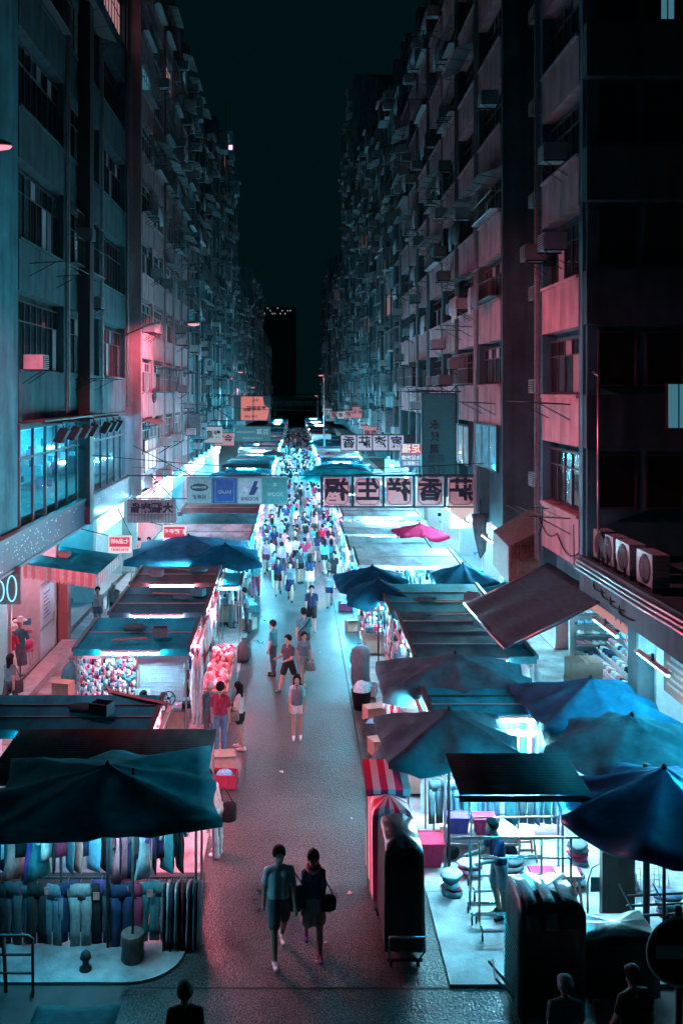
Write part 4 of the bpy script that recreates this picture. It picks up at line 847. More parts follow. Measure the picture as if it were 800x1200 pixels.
b = MB(); b.box(-.02, .74, .06, .10, 0, 1.07); obj('board', b.mesh('board', FRAMED), t)
# pink-lit goods bench along the lane beside stalls 3 and 4
t = thing('goods_bench', 'lane-side bench covered with pink cloth and heaped toys, beside the black framed roofs', 'bench', (-2.6, 24.2, .05))
b = MB(); b.box(0, .75, 0, 4.2, .72, .78); b.box(.02, .73, .02, 4.18, .02, .72, 1); obj('table', b.mesh('table', WOOD, mat('pink_cloth', (.55, .30, .30), .85, var=.2, scale=3, stretch=(1, 4, .4))), t)
b = MB(); r4 = random.Random(31)
for k in range(150):
    y = r4.uniform(.1, 4.0); x = r4.uniform(.05, .65); s = r4.uniform(.04, .1); b.rings([(x, y, .78, s, s), (x, y, .8 + s, s * 1.1, s * 1.1), (x, y, .82 + s * 1.8, s * .3, s * .3)], 6, r4.randrange(6))
stuff(obj('toys', b.mesh('toys', *[cloth(c) for c in ('pink', 'cream', 'white', 'coral', 'red', 'pink')]), t))
for k in range(16):
    garment(r4.choice(['shirt', 'dress', 'shirt']), r4.choice(['cream', 'white', 'pink', 'coral', 'cream']), (-2.62, 24.3 + k * .3, 2.2), 'pale garment hung face-out along the lane beside the pink bench', 'garments above the pink bench', PI / 2, .8)
s4 = stall('stall with black framed roof showing a pink sheet, next beyond the accessory stall', -5.5, -2.7, 26.4, 29.4, 2.40, 'panel', 'grey', -1, (('rose', .8), ('rose', .8)), tn=2); goods(s4, 2.8, 3.0, -1, 90, 41, ROSY, front=True)
s5 = stall('stall with narrow black roof and pink fascia in front of the blue tent', -5.6, -2.75, 30.3, 32.6, 2.45, 'panel', 'rust', -1, (('rose', .7), ('ice', .6)), tn=1); goods(s5, 2.85, 2.3, -1, 70, 51, ROSY, front=True)
s5b = stall('small black-roofed stall annex at the lane edge', -2.7, -1.9, 30.6, 32.2, 2.3, 'panel', 'dark', -1, (('rose', .5),), counter=False, back=False, tn=0)
s6 = stall('clothes stall beneath the blue tent', -6.3, -2.2, 33.9, 38.2, 2.2, 'none', 'dark', -1, (('ice', .9), ('ice', .9))); goods(s6, 4.1, 4.3, -1, 110, 61, COOL)
for k in range(34):
    c = rnd.choice(['white', 'pale blue', 'sky blue', 'white', 'cream', 'teal', 'coral', 'slate'])
    garment('edge', c, (-6.0 + k * .11, 33.75, 2.12), c + ' garment in the close row hung along the front of the blue tent', 'row of clothes under the blue tent', 0, .8)
# --- near right stall
s7 = stall('open stall with dark ribbed roof above the hanging jeans', 2.55, 4.6, 14.0, 15.35, 2.62, 'corrugated', 'black', 1, (), counter=False, back=False, z1=2.72, posts=(3,))
s8 = stall('stall with dark panelled roof between the umbrellas, over jeans and stools', 2.7, 6.6, 17.95, 19.2, 2.45, 'panel', 'dark', 1, (('ice', .9), ('ice', .9), ('rose', .5)), counter=False, back=False)
lamp_tube(s8, (1.2, -.5, 2.2), 1.5, 'x', 'ice', 1.9); lamp_tube(s8, (2.9, -.6, 2.2), 1.5, 'x', 'ice', 1.9)
lamp_tube(s7, (.9, .9, 2.35), 1.4, 'x', 'cyan', .45)  # unseen tube added to light the stall floor and the walking couple
GR = 'jeans and shirts at the back of the open stall'
for row, (z, dd) in enumerate(((2.15, 18.3), (1.22, 17.75))):
    for k in range(21):
        if row == 1 and k in (8, 17): continue
        c = rnd.choice(['denim blue', 'slate', 'pale blue', 'sky blue', 'denim blue', 'teal', 'charcoal'])
        garment(rnd.choice(['trousers', 'edge', 'trousers']) if row else rnd.choice(['trousers', 'edge', 'shirt', 'edge']), c, (2.75 + k * .165, dd, z), c + ' denim garment on the back rails of the open stall with the chrome racks', GR, rnd.uniform(-.5, .5), .85)
t = thing('back_rails', 'steel hanging rails holding denim at the back of the open stall', 'rail', (2.6, 18.2, .05))
for z, L in ((2.18, 3.9), (1.25, 3.9)): b = MB(); b.tube([(0, .1 if z > 2 else -.45, z), (L, .1 if z > 2 else -.45, z)], .018, 6); obj('rail', b.mesh('rail', CHROME), t)
for x in (.02, 1.9, 3.88): b = MB(); b.tube([(x, 0, 0), (x, 0, 2.3)], .02, 6); obj('post', b.mesh('post', CHROME), t)
b = MB(); b.box(0, 3.95, .55, .6, .05, 2.0); obj('backing', b.mesh('backing', mat('stall_back', (.30, .36, .40), .7, var=.2)), t)
b = MB(); b.tube([(2.78, 16.75, .05), (2.78, 16.75, 2.6)], .022, 8); tag(obj('tent_pole', b.mesh('tent_pole', WHITEMETAL)), 'white pole standing alone on the open stall floor', 'pole')
# chrome rolling racks
def rolling_rack(label, x, d, L, H, rz=0., W=.5):
    t = thing('rolling_rack', label, 'clothes rack', (x, d, .05), rz)
    for y in (0, W): b = MB(); b.tube([(0, y, .16), (L, y, .16)], .018, 6); obj('base_bar', b.mesh('base_bar', CHROME), t)
    for xx in (0, L):
        b = MB(); b.tube([(xx, 0, .16), (xx, W, .16)], .018, 6); obj('base_bar', b.mesh('base_bar', CHROME), t)
        b = MB(); b.tube([(xx, W / 2, .16), (xx, W / 2, H)], .02, 6); obj('upright', b.mesh('upright', CHROME), t)
        for y in (0, W):
            b = MB(); b.rings([(xx, y, .0, .012, .03), (xx, y, .05, .015, .05), (xx, y, .1, .012, .03), (xx, y, .15, .01, .01)], 8); obj('caster', b.mesh('caster', BLACK), t)
    b = MB(); b.tube([(-.3, W / 2, H), (L + .15, W / 2, H)], .02, 6); obj('top_rail', b.mesh('top_rail', CHROME), t)
    b = MB(); b.tube([(0, W / 2, H * .78), (L, W / 2, H * .78)], .016, 6); obj('cross_rail', b.mesh('cross_rail', CHROME), t)
rolling_rack('empty chrome rolling rack with the boy leaning on it', 3.0, 14.45, 1.5, 1.55)
rolling_rack('empty taller chrome rolling rack behind the boy', 3.1, 15.6, 1.55, 1.7, .03)
rolling_rack('empty narrow chrome rolling rack set across the others', 2.92, 14.9, 1.2, 1.35, .0, .35)
t = thing('stool', 'orange plastic stool at the back of the open stall', 'stool', (4.35, 17.05, .05))
b = MB(); b.box(-.16, .16, -.16, .16, .42, .46); obj('seat', b.mesh('seat', cloth('coral')), t)
for x in (-1, 1):
    for y in (-1, 1): b = MB(); b.tube([(x * .13, y * .13, .42), (x * .18, y * .18, 0)], .025, 5); obj('leg', b.mesh('leg', cloth('coral')), t)
for y in (-.172, .15): b = MB(); b.box(-.15, .15, y, y + .022, .2, .24); obj('stretcher', b.mesh('stretcher', cloth('coral')), t)
t = thing('stool', 'pink plastic stool beside the chrome racks', 'stool', (4.68, 15.5, .05))
b = MB(); b.box(-.2, .2, -.16, .16, .52, .56); obj('seat', b.mesh('seat', mat('salmon_plastic', (.6, .25, .24), .5)), t)
for x in (-1, 1):
    for y in (-1, 1): b = MB(); b.tube([(x * .16, y * .13, .52), (x * .2, y * .17, 0)], .025, 5); obj('leg', b.mesh('leg', mat('salmon_plastic', (.6, .25, .24), .5)), t)
def basket(label, x, d, z, col, w_=.4, dp=.3, h=.3):
    t = thing('basket', label, 'basket', (x, d, z)); a = w_ / 2; c = dp / 2; m = cloth(col); b = MB()
    b.hexa([(-a * .85, -c * .85, 0), (a * .85, -c * .85, 0), (a * .85, c * .85, 0), (-a * .85, c * .85, 0), (-a, -c, h), (a, -c, h), (a, c, h), (-a, c, h)]); obj('tub', b.mesh('tub', m), t)
    b = MB(); b.box(-a - .02, a + .02, -c - .02, -c, h - .03, h + .01); b.box(-a - .02, a + .02, c, c + .02, h - .03, h + .01); b.box(-a - .02, -a, -c, c, h - .03, h + .01); b.box(a, a + .02, -c, c, h - .03, h + .01); obj('rim', b.mesh('rim', m), t)
basket('red basket on the goods trolley below the jeans', 3.6, 17.2, .47, 'red'); basket('purple basket next to the red one on the trolley', 3.1, 17.25, .47, 'purple')
basket('red crate on the floor behind the striped cart cover', 2.35, 16.9, .05, 'red', .8, .5, .45)
t = thing('trolley', 'low flat goods trolley carrying baskets under the jeans', 'trolley', (2.75, 16.95, .05))
b = MB(); b.box(0, 1.5, 0, .6, .27, .31); obj('deck', b.mesh('deck', WOOD), t); b = MB(); b.box(.05, 1.45, .05, .55, .315, .42); obj('load', b.mesh('load', mat('pink_cloth', (.55, .30, .30), .85)), t)
for x in (.2, 1.3):
    for y in (.05, .55): b = MB(); b.tube([(x, y - .03, .14), (x, y + .03, .14)], .14, 12); obj('wheel', b.mesh('wheel', BLACK), t)
b = MB(); b.box(4.3, 5.0, 16.2, 16.7, .05, .09); tag(obj('floor_mat', b.mesh('floor_mat', cloth('red'))), 'red tray mat on the open stall floor', 'mat')
# covered carts
def cart(label, x0, x1, y0, y1, h, mcover, stripes=None, name='covered_cart', drape=.0):
    t = thing(name, label, 'cart', (x0, y0, .02)); W = x1 - x0; D = y1 - y0
    r = random.Random(int(h * 100 + x0 * 10)); N = 28
    rg = []
    P = [(0, 0), (W, 0), (W, D), (0, D)]
    ring = []
    for i in range(4):
        (xa, ya), (xb, yb) = P[i], P[(i + 1) % 4]
        for k in range(7): u = k / 7; ring.append((xa + (xb - xa) * u, ya + (yb - ya) * u))
    ph = [r.uniform(0, 6) for _ in ring]
    vs = []; levels = [.16, .35, .6, .85, .96, 1.0]
    for li, lv in enumerate(levels):
        shrink = (0, .0, .01, .02, .05, .14)[li]
        for i, (x, y) in enumerate(ring):
            cx, cy_ = W / 2, D / 2; q = 1 - shrink + .035 * math.sin(ph[i] + li * .6)
            vs.append((cx + (x - cx) * q, cy_ + (y - cy_) * q, h * lv + .03 * math.sin(ph[i] * 2) * (lv > .9)))
    n = len(ring); fs = [(j * n + i, j * n + (i + 1) % n, (j + 1) * n + (i + 1) % n, (j + 1) * n + i) for j in range(len(levels) - 1) for i in range(n)]
    b = MB(); 
    for f in fs:
        k = f[0] % n; b.f.append(f); b.m.append((k % 2) if stripes else 0); b.sm.append(not stripes)
    b.v = vs; b.v.append((W / 2, D / 2, h + .03)); top = (len(levels) - 1) * n
    for i in range(n): b.f.append((top + i, top + (i + 1) % n, len(b.v) - 1)); b.m.append(((i // 1) % 2) if stripes else 0); b.sm.append(True)
    obj('cover', b.mesh('cover', mcover, stripes or mcover), t)
    b = MB(); b.box(.04, W - .04, .04, D - .04, .12, .17); obj('deck', b.mesh('deck', IRON), t)
    for x in (.1, W - .1):
        for y in (.12, D - .12): b = MB(); b.tube([(x - .02, y, .07), (x + .02, y, .07)], .07, 10); obj('caster', b.mesh('caster', BLACK), t)
    return t
BAGM = mat('black_tarpaulin', (.015, .022, .024), .32, var=.3, scale=4, bump=.6, bscale=6, spec=.6)
c1 = cart('tall trolley wrapped in black plastic sheeting at the lane edge', 1.36, 1.98, 13.75, 15.0, 1.85, BAGM)
b = MB(); b.tube([(.05, -.12, .35), (.05, -.16, .62), (.58, -.16, .62), (.58, -.12, .35)], .018, 6); b.tube([(.1, 0, .18), (.05, -.12, .35)], .015, 5); b.tube([(.52, 0, .18), (.58, -.12, .35)], .015, 5); obj('handle', b.mesh('handle', STEEL), c1)
STR1 = mat('stripe_red', (.55, .02, .09), .6, var=.12); STR2 = mat('stripe_white', (.66, .62, .62), .6, var=.08)
cart('cart under a red and white striped cover behind the black wrapped trolley', 1.28, 1.96, 15.1, 16.3, 1.82, STR1, STR2)
t = thing('striped_awning', 'short red and white striped awning flap above the striped cart', 'awning', (1.22, 15.7, 1.95))
b = MB()
for k in range(6): x0 = k * .13; b.slab((x0, 0, 0), (x0 + .13, 0, 0), (x0 + .13, .9, .16), (x0, .9, .16), .012, k % 2); b.box(x0, x0 + .13, -.008, .004, -.12, 0, k % 2)
obj('sheet', b.mesh('sheet', STR1, STR2), t)
for x in (.03, .75): b = MB(); b.tube([(x, .05, -1.9), (x, .05, .0)], .015, 5); obj('leg', b.mesh('leg', STEEL), t)
c2 = cart('square trolley cage wrapped in a dark tarpaulin, nearest the no-entry sign', 3.06, 3.98, 12.3, 13.2, 1.82, BAGM)
b = MB(); b.tube([(-.05, .1, .5), (-.35, -.1, .9), (-.3, .3, .9)], .018, 5); b.tube([(-.02, .5, .4), (-.38, .2, .95)], .018, 5); obj('handle', b.mesh('handle', STEEL), c2)
for k, (x, c) in enumerate(((.1, 'slate'), (.35, 'grey'), (.62, 'slate'))):
    b = MB(); b.grid(lambda u, v: (x + .16 * u, -.06 + .75 * v, 1.83 + .03 * math.sin(PI * v) - (.28 * (1 - v * 5) if v < .2 else 0)), 2, 10, 0, True, .02); obj('strap_band', b.mesh('strap_band', cloth(c)), c2)
b = MB()
for k in range(12): b.box(-.022, -.016, .05 + k * .072, .056 + k * .072, .15, 1.25)
for k in range(16): b.box(-.022, -.016, .05, .85, .15 + k * .07, .156 + k * .07)
obj('cage_wire', b.mesh('cage_wire', STEEL), c2)
c3 = cart('low table covered in black sheeting behind the tarpaulin-wrapped cage', 4.15, 5.25, 12.9, 13.6, 1.02, BAGM)
b = MB(); b.box(5.15, 5.7, 15.1, 15.25, .05, 1.15); b.box(5.42, 5.43, 15.09, 15.1, .05, 1.15); tag(obj('folded_table', b.mesh('folded_table', WOOD)), 'folded brown wooden table standing on edge below the creased blue umbrella', 'table')
t = thing('grid_panel', 'leaning wire grid panel next to the folded brown table', 'grid panel', (5.85, 15.4, .05)); b = MB()
for k in range(8): b.tube([(k * .08, 0, 0), (k * .08, .15, 1.3)], .006, 4)
for k in range(15): b.tube([(0, .01 * k, k * .09), (.56, .01 * k, k * .09)], .006, 4)
obj('grid', b.mesh('grid', STEEL), t)
t = thing('rail_frame', 'dark folded rail frames lying beside the thick black pole', 'rack', (5.2, 14.2, .05))
for k in range(3): b = MB(); b.tube([(.0 + .1 * k, .2 * k, .55 + .05 * k), (2.4, .2 * k + .1, .6 + .05 * k)], .02, 6); obj('rail', b.mesh('rail', IRON), t)
for k in range(4): b = MB(); b.tube([(.2 + .55 * k, 0, .5), (.05 + .55 * k, .4, .85)], .014, 5); obj('prong', b.mesh('prong', CHROME), t)
for x in (.15, 2.2): b = MB(); b.tube([(x, .1, 0), (x, .1, .6)], .02, 5); obj('leg', b.mesh('leg', IRON), t)
b = MB(); b.tube([(5.6, 14.35, .05), (5.6, 14.35, 2.95)], .055, 8); tag(obj('umbrella_mast', b.mesh('umbrella_mast', IRON)), 'thick black mast beside the covered low table', 'pole')
t = thing('folding_chair', 'grey folded chair leaning by the folded brown table', 'chair', (4.95, 15.25, .05)); b = MB(); b.tube([(0, 0, 0), (.02, .05, .5), (.1, .08, .72), (.25, .08, .8), (.32, .06, .7), (.34, .03, 0)], .016, 6); obj('frame', b.mesh('frame', STEEL), t)
b = MB(); b.box(.06, .3, .0, .03, .35, .6); obj('seat', b.mesh('seat', cloth('slate')), t)
# wire basket stand at lane edge
t = thing('wire_basket', 'tall wire basket stand at the lane edge below the umbrella with the pink-lit flap', 'basket', (1.55, 16.9, .05)); b = MB()
for k in range(7):
    for (x, y) in ((k * .07, 0), (k * .07, .9)): b.tube([(x, y, .1), (x, y, 1.25)], .006, 4)
for k in range(13):
    for (x, y) in ((0, k * .075), (.42, k * .075)): b.tube([(x, y, .1), (x, y, 1.25)], .006, 4)
for k in range(12): z = .1 + k * .105; b.tube([(0, 0, z), (.42, 0, z), (.42, .9, z), (0, .9, z), (0, 0, z)], .006, 4)
obj('cage', b.mesh('cage', RUST), t); b = MB(); r4 = random.Random(77)
for k in range(30): x = r4.uniform(.05, .37); y = r4.uniform(.06, .84); s = r4.uniform(.05, .1); b.box(x - s * .5, x + s * .5, y - s * .5, y + s * .5, .2 + (k % 6) * .17, .34 + (k % 6) * .17, r4.randrange(3))
stuff(obj('contents', b.mesh('contents', cloth('pink'), cloth('cream'), cloth('slate')), t))
# flat-roofed stalls further on, right
s9 = stall('stall with broad dark flat roof under the sloping awning', 2.85, 5.75, 21.5, 25.5, 2.55, 'panel', 'grey', 1, (('ice', .8), ('ice', .25)), tn=3); goods(s9, 2.9, 4.0, 1, 100, 91, COOL + ['pink'], front=True)
s10 = stall('stall with narrow dark roof behind the broad flat one', 2.75, 5.9, 26.0, 29.4, 2.5, 'panel', 'dark', 1, (('ice', .7), ('ice', .4)), tn=2); goods(s10, 3.1, 3.4, 1, 100, 92, BRIGHT, front=True)
s11 = stall('stall beneath the two overlapping navy umbrellas', 2.2, 4.6, 29.8, 32.6, 2.2, 'none', 'dark', 1, (('ice', .8), ('ice', .8))); goods(s11, 2.4, 2.8, 1, 90, 93, BRIGHT)
s12 = stall('stall below the wide teal rectangular umbrella', 2.2, 5.2, 19.3, 21.1, 2.3, 'none', 'dark', 1, (('ice', .4), ('ice', .15))); goods(s12, 3.0, 1.8, 1, 70, 94, ROSY)
for k in range(12):
    c = rnd.choice(['cream', 'pink', 'coral', 'white'])
    garment('shirt', c, (2.3 + k * .2, 21.35, 1.6), c + ' shirt hung in front of the broad flat-roofed stall', 'shirts before the broad flat roof', 0, .8)
t = thing('rubbish_bin', 'black open bin at the lane edge by the navy umbrellas', 'bin', (at(428, 822, 25).x - .1, 25.2, .02)); b = MB(); b.rings([(0, 0, 0, .22, .22), (0, 0, .5, .28, .28), (0, 0, .52, .30, .30), (0, 0, .5, .26, .26), (0, 0, .2, .2, .2)], 14); obj('tub', b.mesh('tub', BLACK), t)
b = MB(); b.rings([(0, 0, .3, .22, .22, 0), (0, 0, .55, .26, .24, 1), (0, .02, .72, .15, .13, 2), (0, 0, .78, .04, .04)], 10, 0, True, .12, 3); obj('rubbish_bag', b.mesh('rubbish_bag', cloth('pale blue')), t)
t = thing('suitcase_stack', 'stack of green cloth bags standing at the lane edge past the bin', 'bag', (1.95, 27.2, .02)); b = MB(); b.rings([(0, 0, 0, .25, .2), (0, 0, .1, .28, .22), (0, 0, .6, .27, .2, 1), (0, 0, 1.1, .26, .2, 2), (0, 0, 1.2, .15, .1)], 12, 0, True, .06, 4); obj('bag', b.mesh('bag', cloth('slate')), t)
# --- long rows down the lane
cols_r = ['pale', 'grey', 'dark', 'teal', 'pale', 'greyteal', 'blue', 'dark']; cols_l = ['pale', 'grey', 'dark', 'greyteal', 'pale', 'teal', 'blue', 'rust']
rr = random.Random(3)
for side, rowname in ((1, 'the row past the navy umbrellas'), (-1, 'the row past the blue tent')):
    d = 33.2 if side > 0 else 38.8; k = 0
    while d < 228:
        D = rr.uniform(2.6, 4.2); W = rr.uniform(3.3, 4.3); gap = rr.uniform(.3, .9)
        c = rr.choice(cols_r if side > 0 else cols_l); rf = rr.choice(['panel', 'tarp', 'panel', 'tarp', 'corrugated'])
        if side > 0 and d < 50: c = 'pale'; rf = rr.choice(['panel', 'tarp'])
        x0 = 2.15 + rr.uniform(0, .25) if side > 0 else -1.95 - rr.uniform(0, .25) - W
        kind = {'panel': 'flat panel', 'tarp': 'sagging tarpaulin', 'corrugated': 'ribbed sheet'}[rf]
        lc = rr.choice(['ice', 'cyan', 'ice', 'ice', 'cyan', 'rose']); far = d > 70
        t = stall('%s stall of %s, with %s %s roof' % (nth(k + 1), rowname, c.replace('greyteal', 'grey-teal'), kind), x0, x0 + W, d, d + D, rr.uniform(2.4, 2.75), rf, c, side, ((lc, 3.2), (('cyan', 'ice', 'cyan', 'rose')[k % 4], (2.9, 2.5, 2.9, 1.8)[k % 4])) if not far else ((lc, 4.5 if d < 120 else 2.0), (('cyan', 'ice')[k % 2], 3.0)) if d < 120 else ((lc, 2.5),), group='stalls of ' + rowname, back=not far, tn=1)
        goods(t, W, D, side, 70 if d < 60 else 26, int(d * 3), rr.choice([BRIGHT, ROSY, COOL]), front=True, small=(.06, .2))
        bulbs(t, [(q_, -.2 if q else D * .5, rr.uniform(2.0, 2.3)) for q, q_ in enumerate((W * rr.random(), W * .2, W * rr.random(), W * .85))][: 4 if d < 110 else 2], 1.0 if d < 60 else 2.0)
        d += D + gap; k += 1

# cartons, crates and bags along the lane edges
rb = random.Random(17)
spots = [(2.0, 19.6, 'carton'), (1.9, 20.5, 'bag'), (2.05, 22.0, 'carton'), (2.0, 23.3, 'crate'), (2.1, 24.2, 'carton'), (2.05, 26.3, 'crate'), (2.0, 29.0, 'bag'), (2.1, 33.4, 'carton'), (2.0, 36.5, 'crate'), (-1.6, 20.2, 'crate'), (-1.7, 21.0, 'carton'), (-1.75, 29.5, 'bag'), (-1.8, 33.6, 'carton'), (-1.75, 36.2, 'crate'), (-1.85, 39.2, 'bag'), (-6.75, 26.0, 'carton'), (-6.8, 27.0, 'bag'), (-6.75, 31.5, 'crate'), (7.0, 26.5, 'bag'), (6.8, 22.0, 'carton')]
for k, (x, d, kd) in enumerate(spots):
    s_ = rb.uniform(.8, 1.15); c = rb.choice(['slate', 'teal', 'maroon', 'grey', 'pale blue', 'charcoal']); place = 'shoe shop side' if x > 0 else 'awning side'; z0 = .13 if abs(x) > 6.5 else .05
    t = thing({'carton': 'carton', 'crate': 'crate', 'bag': 'sack'}[kd], {'carton': 'cardboard carton', 'crate': c + ' plastic crate', 'bag': c + ' stuffed sack'}[kd] + ', %s item on the ground along the %s stalls' % (nth(k + 1 if x > 0 else k - 8), place), {'carton': 'box', 'crate': 'crate', 'bag': 'sack'}[kd], (x, d, z0), rb.uniform(-.4, .4), 'cartons and sacks along the stalls')
    b = MB()
    if kd == 'carton':
        b.box(-.24 * s_, .24 * s_, -.2 * s_, .2 * s_, 0, .36 * s_); obj('box', b.mesh('box', CARD), t)
        b = MB(); b.hexa([(-.24 * s_, -.2 * s_, .36 * s_), (.24 * s_, -.2 * s_, .36 * s_), (.26 * s_, -.36 * s_, .42 * s_), (-.26 * s_, -.36 * s_, .42 * s_), (-.24 * s_, -.2 * s_, .365 * s_), (.24 * s_, -.2 * s_, .365 * s_), (.26 * s_, -.36 * s_, .425 * s_), (-.26 * s_, -.36 * s_, .425 * s_)]); obj('flap', b.mesh('flap', CARD), t)
    elif kd == 'crate':
        m = cloth(c); b.box(-.27 * s_, .27 * s_, -.2 * s_, .2 * s_, 0, .03); b.box(-.27 * s_, .27 * s_, -.2 * s_, -.18 * s_, .03, .3); b.box(-.27 * s_, .27 * s_, .18 * s_, .2 * s_, .03, .3); b.box(-.27 * s_, -.25 * s_, -.18 * s_, .18 * s_, .03, .3); b.box(.25 * s_, .27 * s_, -.18 * s_, .18 * s_, .03, .3); obj('tub', b.mesh('tub', m), t)
        b = MB(); b.rings([(0, 0, .04, .2, .14), (0, 0, .22, .21, .15, 1), (0, 0, .34, .12, .08, 2)], 10, 0, True, .12, 4); obj('load', b.mesh('load', cloth(rb.choice(['white', 'pink', 'sky blue']))), t)
    else:
        b.rings([(0, 0, 0, .2, .17), (0, 0, .12, .26, .22, 1), (0, 0, .4, .24, .2, 2), (0, 0, .58, .13, .1, 3), (.03, 0, .68, .05, .04), (.05, 0, .76, .09, .07)], 12, 0, True, .09, 4); obj('body', b.mesh('body', cloth(c)), t)

# planks and folded tarpaulins left on the near roofs
ru = random.Random(23)
for k, (x0, x1, y0, y1, z, nm) in enumerate(((-5.9, -3.0, 17.2, 18.4, 2.56, 'black flat roof'), (-5.3, -3.0, 22.9, 25.0, 2.5, 'accessory stall roof'), (-5.2, -3.0, 26.7, 29.1, 2.48, 'pink-sheet roof'), (-5.2, -3.0, 30.6, 32.3, 2.53, 'narrow black roof'), (3.1, 5.4, 21.9, 25.1, 2.64, 'broad flat roof'), (3.1, 5.4, 26.5, 29.0, 2.60, 'narrow dark roof'))):
    for q in range(3):
        x = ru.uniform(x0, x1); y = ru.uniform(y0, y1); kind = ('plank', 'folded_tarpaulin', 'bottle_crate')[q]; b = MB()
        if q == 0: L = ru.uniform(.8, 1.6); b.hexa([(-L / 2, -.05, 0), (L / 2, -.07, 0), (L / 2, .05, 0), (-L / 2, .06, 0), (-L / 2, -.05, .03), (L / 2, -.07, .03), (L / 2, .05, .03), (-L / 2, .06, .03)]); m = WOOD
        elif q == 1: b.rings([(0, 0, 0, .32, .2), (0, 0, .05, .34, .22, 1), (.02, 0, .10, .28, .17, 2), (.02, 0, .13, .12, .08, 3)], 14, 0, True, .14, 5); m = tarp(ru.choice(['teal', 'blue', 'greyteal']))
        else: b.box(-.2, .2, -.15, .15, 0, .02); b.box(-.2, .2, -.15, -.13, .02, .22); b.box(-.2, .2, .13, .15, .02, .22); b.box(-.2, -.18, -.13, .13, .02, .22); b.box(.18, .2, -.13, .13, .02, .22); m = cloth(ru.choice(['slate', 'teal', 'charcoal']))
        o = obj(kind, b.mesh(kind, m), None, (x, y, z + .07), ru.uniform(-.6, .6)); tag(o, {'plank': 'loose wooden plank', 'folded_tarpaulin': 'crumpled tarpaulin bundle', 'bottle_crate': 'empty open crate'}[kind] + ' lying on the ' + nm, {'plank': 'plank', 'folded_tarpaulin': 'tarpaulin', 'bottle_crate': 'crate'}[kind], 'odds and ends on the stall roofs')

# heaps of folded stock and bags on the open stall floor
rf = random.Random(71)
for k, (x, d) in enumerate(((2.75, 15.9), (3.2, 16.5), (4.0, 16.6), (5.3, 16.9), (5.0, 16.1), (5.9, 16.0), (6.3, 15.2), (4.9, 14.6), (6.2, 17.3))):
    t = thing('clothes_pile', nth(k + 1) + ' loose heap of folded clothes on the open stall floor around the chrome racks', 'clothes pile', (x, d, .05), rf.uniform(0, 3), 'heaps on the open stall floor'); z = 0.
    for q in range(rf.randrange(3, 6)):
        w_ = rf.uniform(.16, .26); h = rf.uniform(.05, .09); b = MB(); b.rings([(rf.uniform(-.03, .03), 0, z, w_, w_ * .75), (0, 0, z + h * .5, w_ * 1.06, w_ * .8, rf.uniform(0, 6)), (0, 0, z + h, w_ * .9, w_ * .66, rf.uniform(0, 6))], 12, 0, True, .12, 4); obj('folded_garment', b.mesh('folded_garment', cloth(rf.choice(['slate', 'denim blue', 'red', 'charcoal', 'pale blue', 'teal', 'maroon']))), t, (0, 0, 0), rf.uniform(0, 3)); z += h
# ================================================================== people: one continuous surface from blended limb volumes
def surface_nets(f, h, org):
    s = f < 0; nx, ny, nz = f.shape
    c = [s[i:nx - 1 + i, j:ny - 1 + j, k:nz - 1 + k] for i in (0, 1) for j in (0, 1) for k in (0, 1)]
    cnt = sum(q.astype(np.int8) for q in c); act = (cnt > 0) & (cnt < 8)
    idx = -np.ones(act.shape, int); I = np.argwhere(act); idx[tuple(I.T)] = np.arange(len(I))
    acc = np.zeros((len(I), 3)); num = np.zeros(len(I))
    off = [(i, j, k) for i in (0, 1) for j in (0, 1) for k in (0, 1)]
    for a in off:
        for ax in range(3):
            if a[ax]: continue
            bb = list(a); bb[ax] = 1
            fa = f[I[:, 0] + a[0], I[:, 1] + a[1], I[:, 2] + a[2]]; fb = f[I[:, 0] + bb[0], I[:, 1] + bb[1], I[:, 2] + bb[2]]
            m = (fa < 0) != (fb < 0); t = np.where(m, fa / np.where(m, fa - fb, 1), 0)
            p = np.tile(np.array(a, float), (len(I), 1)); p[:, ax] += t; acc += p * m[:, None]; num += m
    V = (I + acc / num[:, None]) * h + org
    Fq = []
    for ax in range(3):
        u, v = (ax + 1) % 3, (ax + 2) % 3
        sl0 = [slice(None)] * 3; sl1 = [slice(None)] * 3; sl0[ax] = slice(0, -1); sl1[ax] = slice(1, None)
        a, b_ = s[tuple(sl0)], s[tuple(sl1)]; E = np.argwhere(a != b_)
        ok = (E[:, u] > 0) & (E[:, v] > 0) & (E[:, u] < f.shape[u] - 1) & (E[:, v] < f.shape[v] - 1); E = E[ok]
        q = []
        for du, dv in ((0, 0), (-1, 0), (-1, -1), (0, -1)):
            W_ = E.copy(); W_[:, u] += du; W_[:, v] += dv; q.append(idx[tuple(W_.T)])
        q = np.stack(q, 1); flip = ~a[tuple(E.T)]
        q[flip] = q[flip][:, ::-1]; Fq.append(q)
    return V, np.concatenate(Fq)
def sdf(prims, P, k=.022):
    out = None; best = None; who = None
    for i, (a, b_, ra, rb, m) in enumerate(prims):
        a = np.array(a); b_ = np.array(b_); ba = b_ - a; L2 = max(ba @ ba, 1e-9); pa = P - a
        t = np.clip((pa @ ba) / L2, 0, 1); d = np.sqrt(((pa - t[..., None] * ba) ** 2).sum(-1)) - (ra + (rb - ra) * t)
        if out is None: out = d.copy(); best = d.copy(); who = np.full(d.shape, m)
        else:
            hh = np.clip(k - np.abs(out - d), 0, None) / k; out = np.minimum(out, d) - hh * hh * k * .25
            w_ = d < best; best = np.where(w_, d, best); who = np.where(w_, m, who)
    return out, who
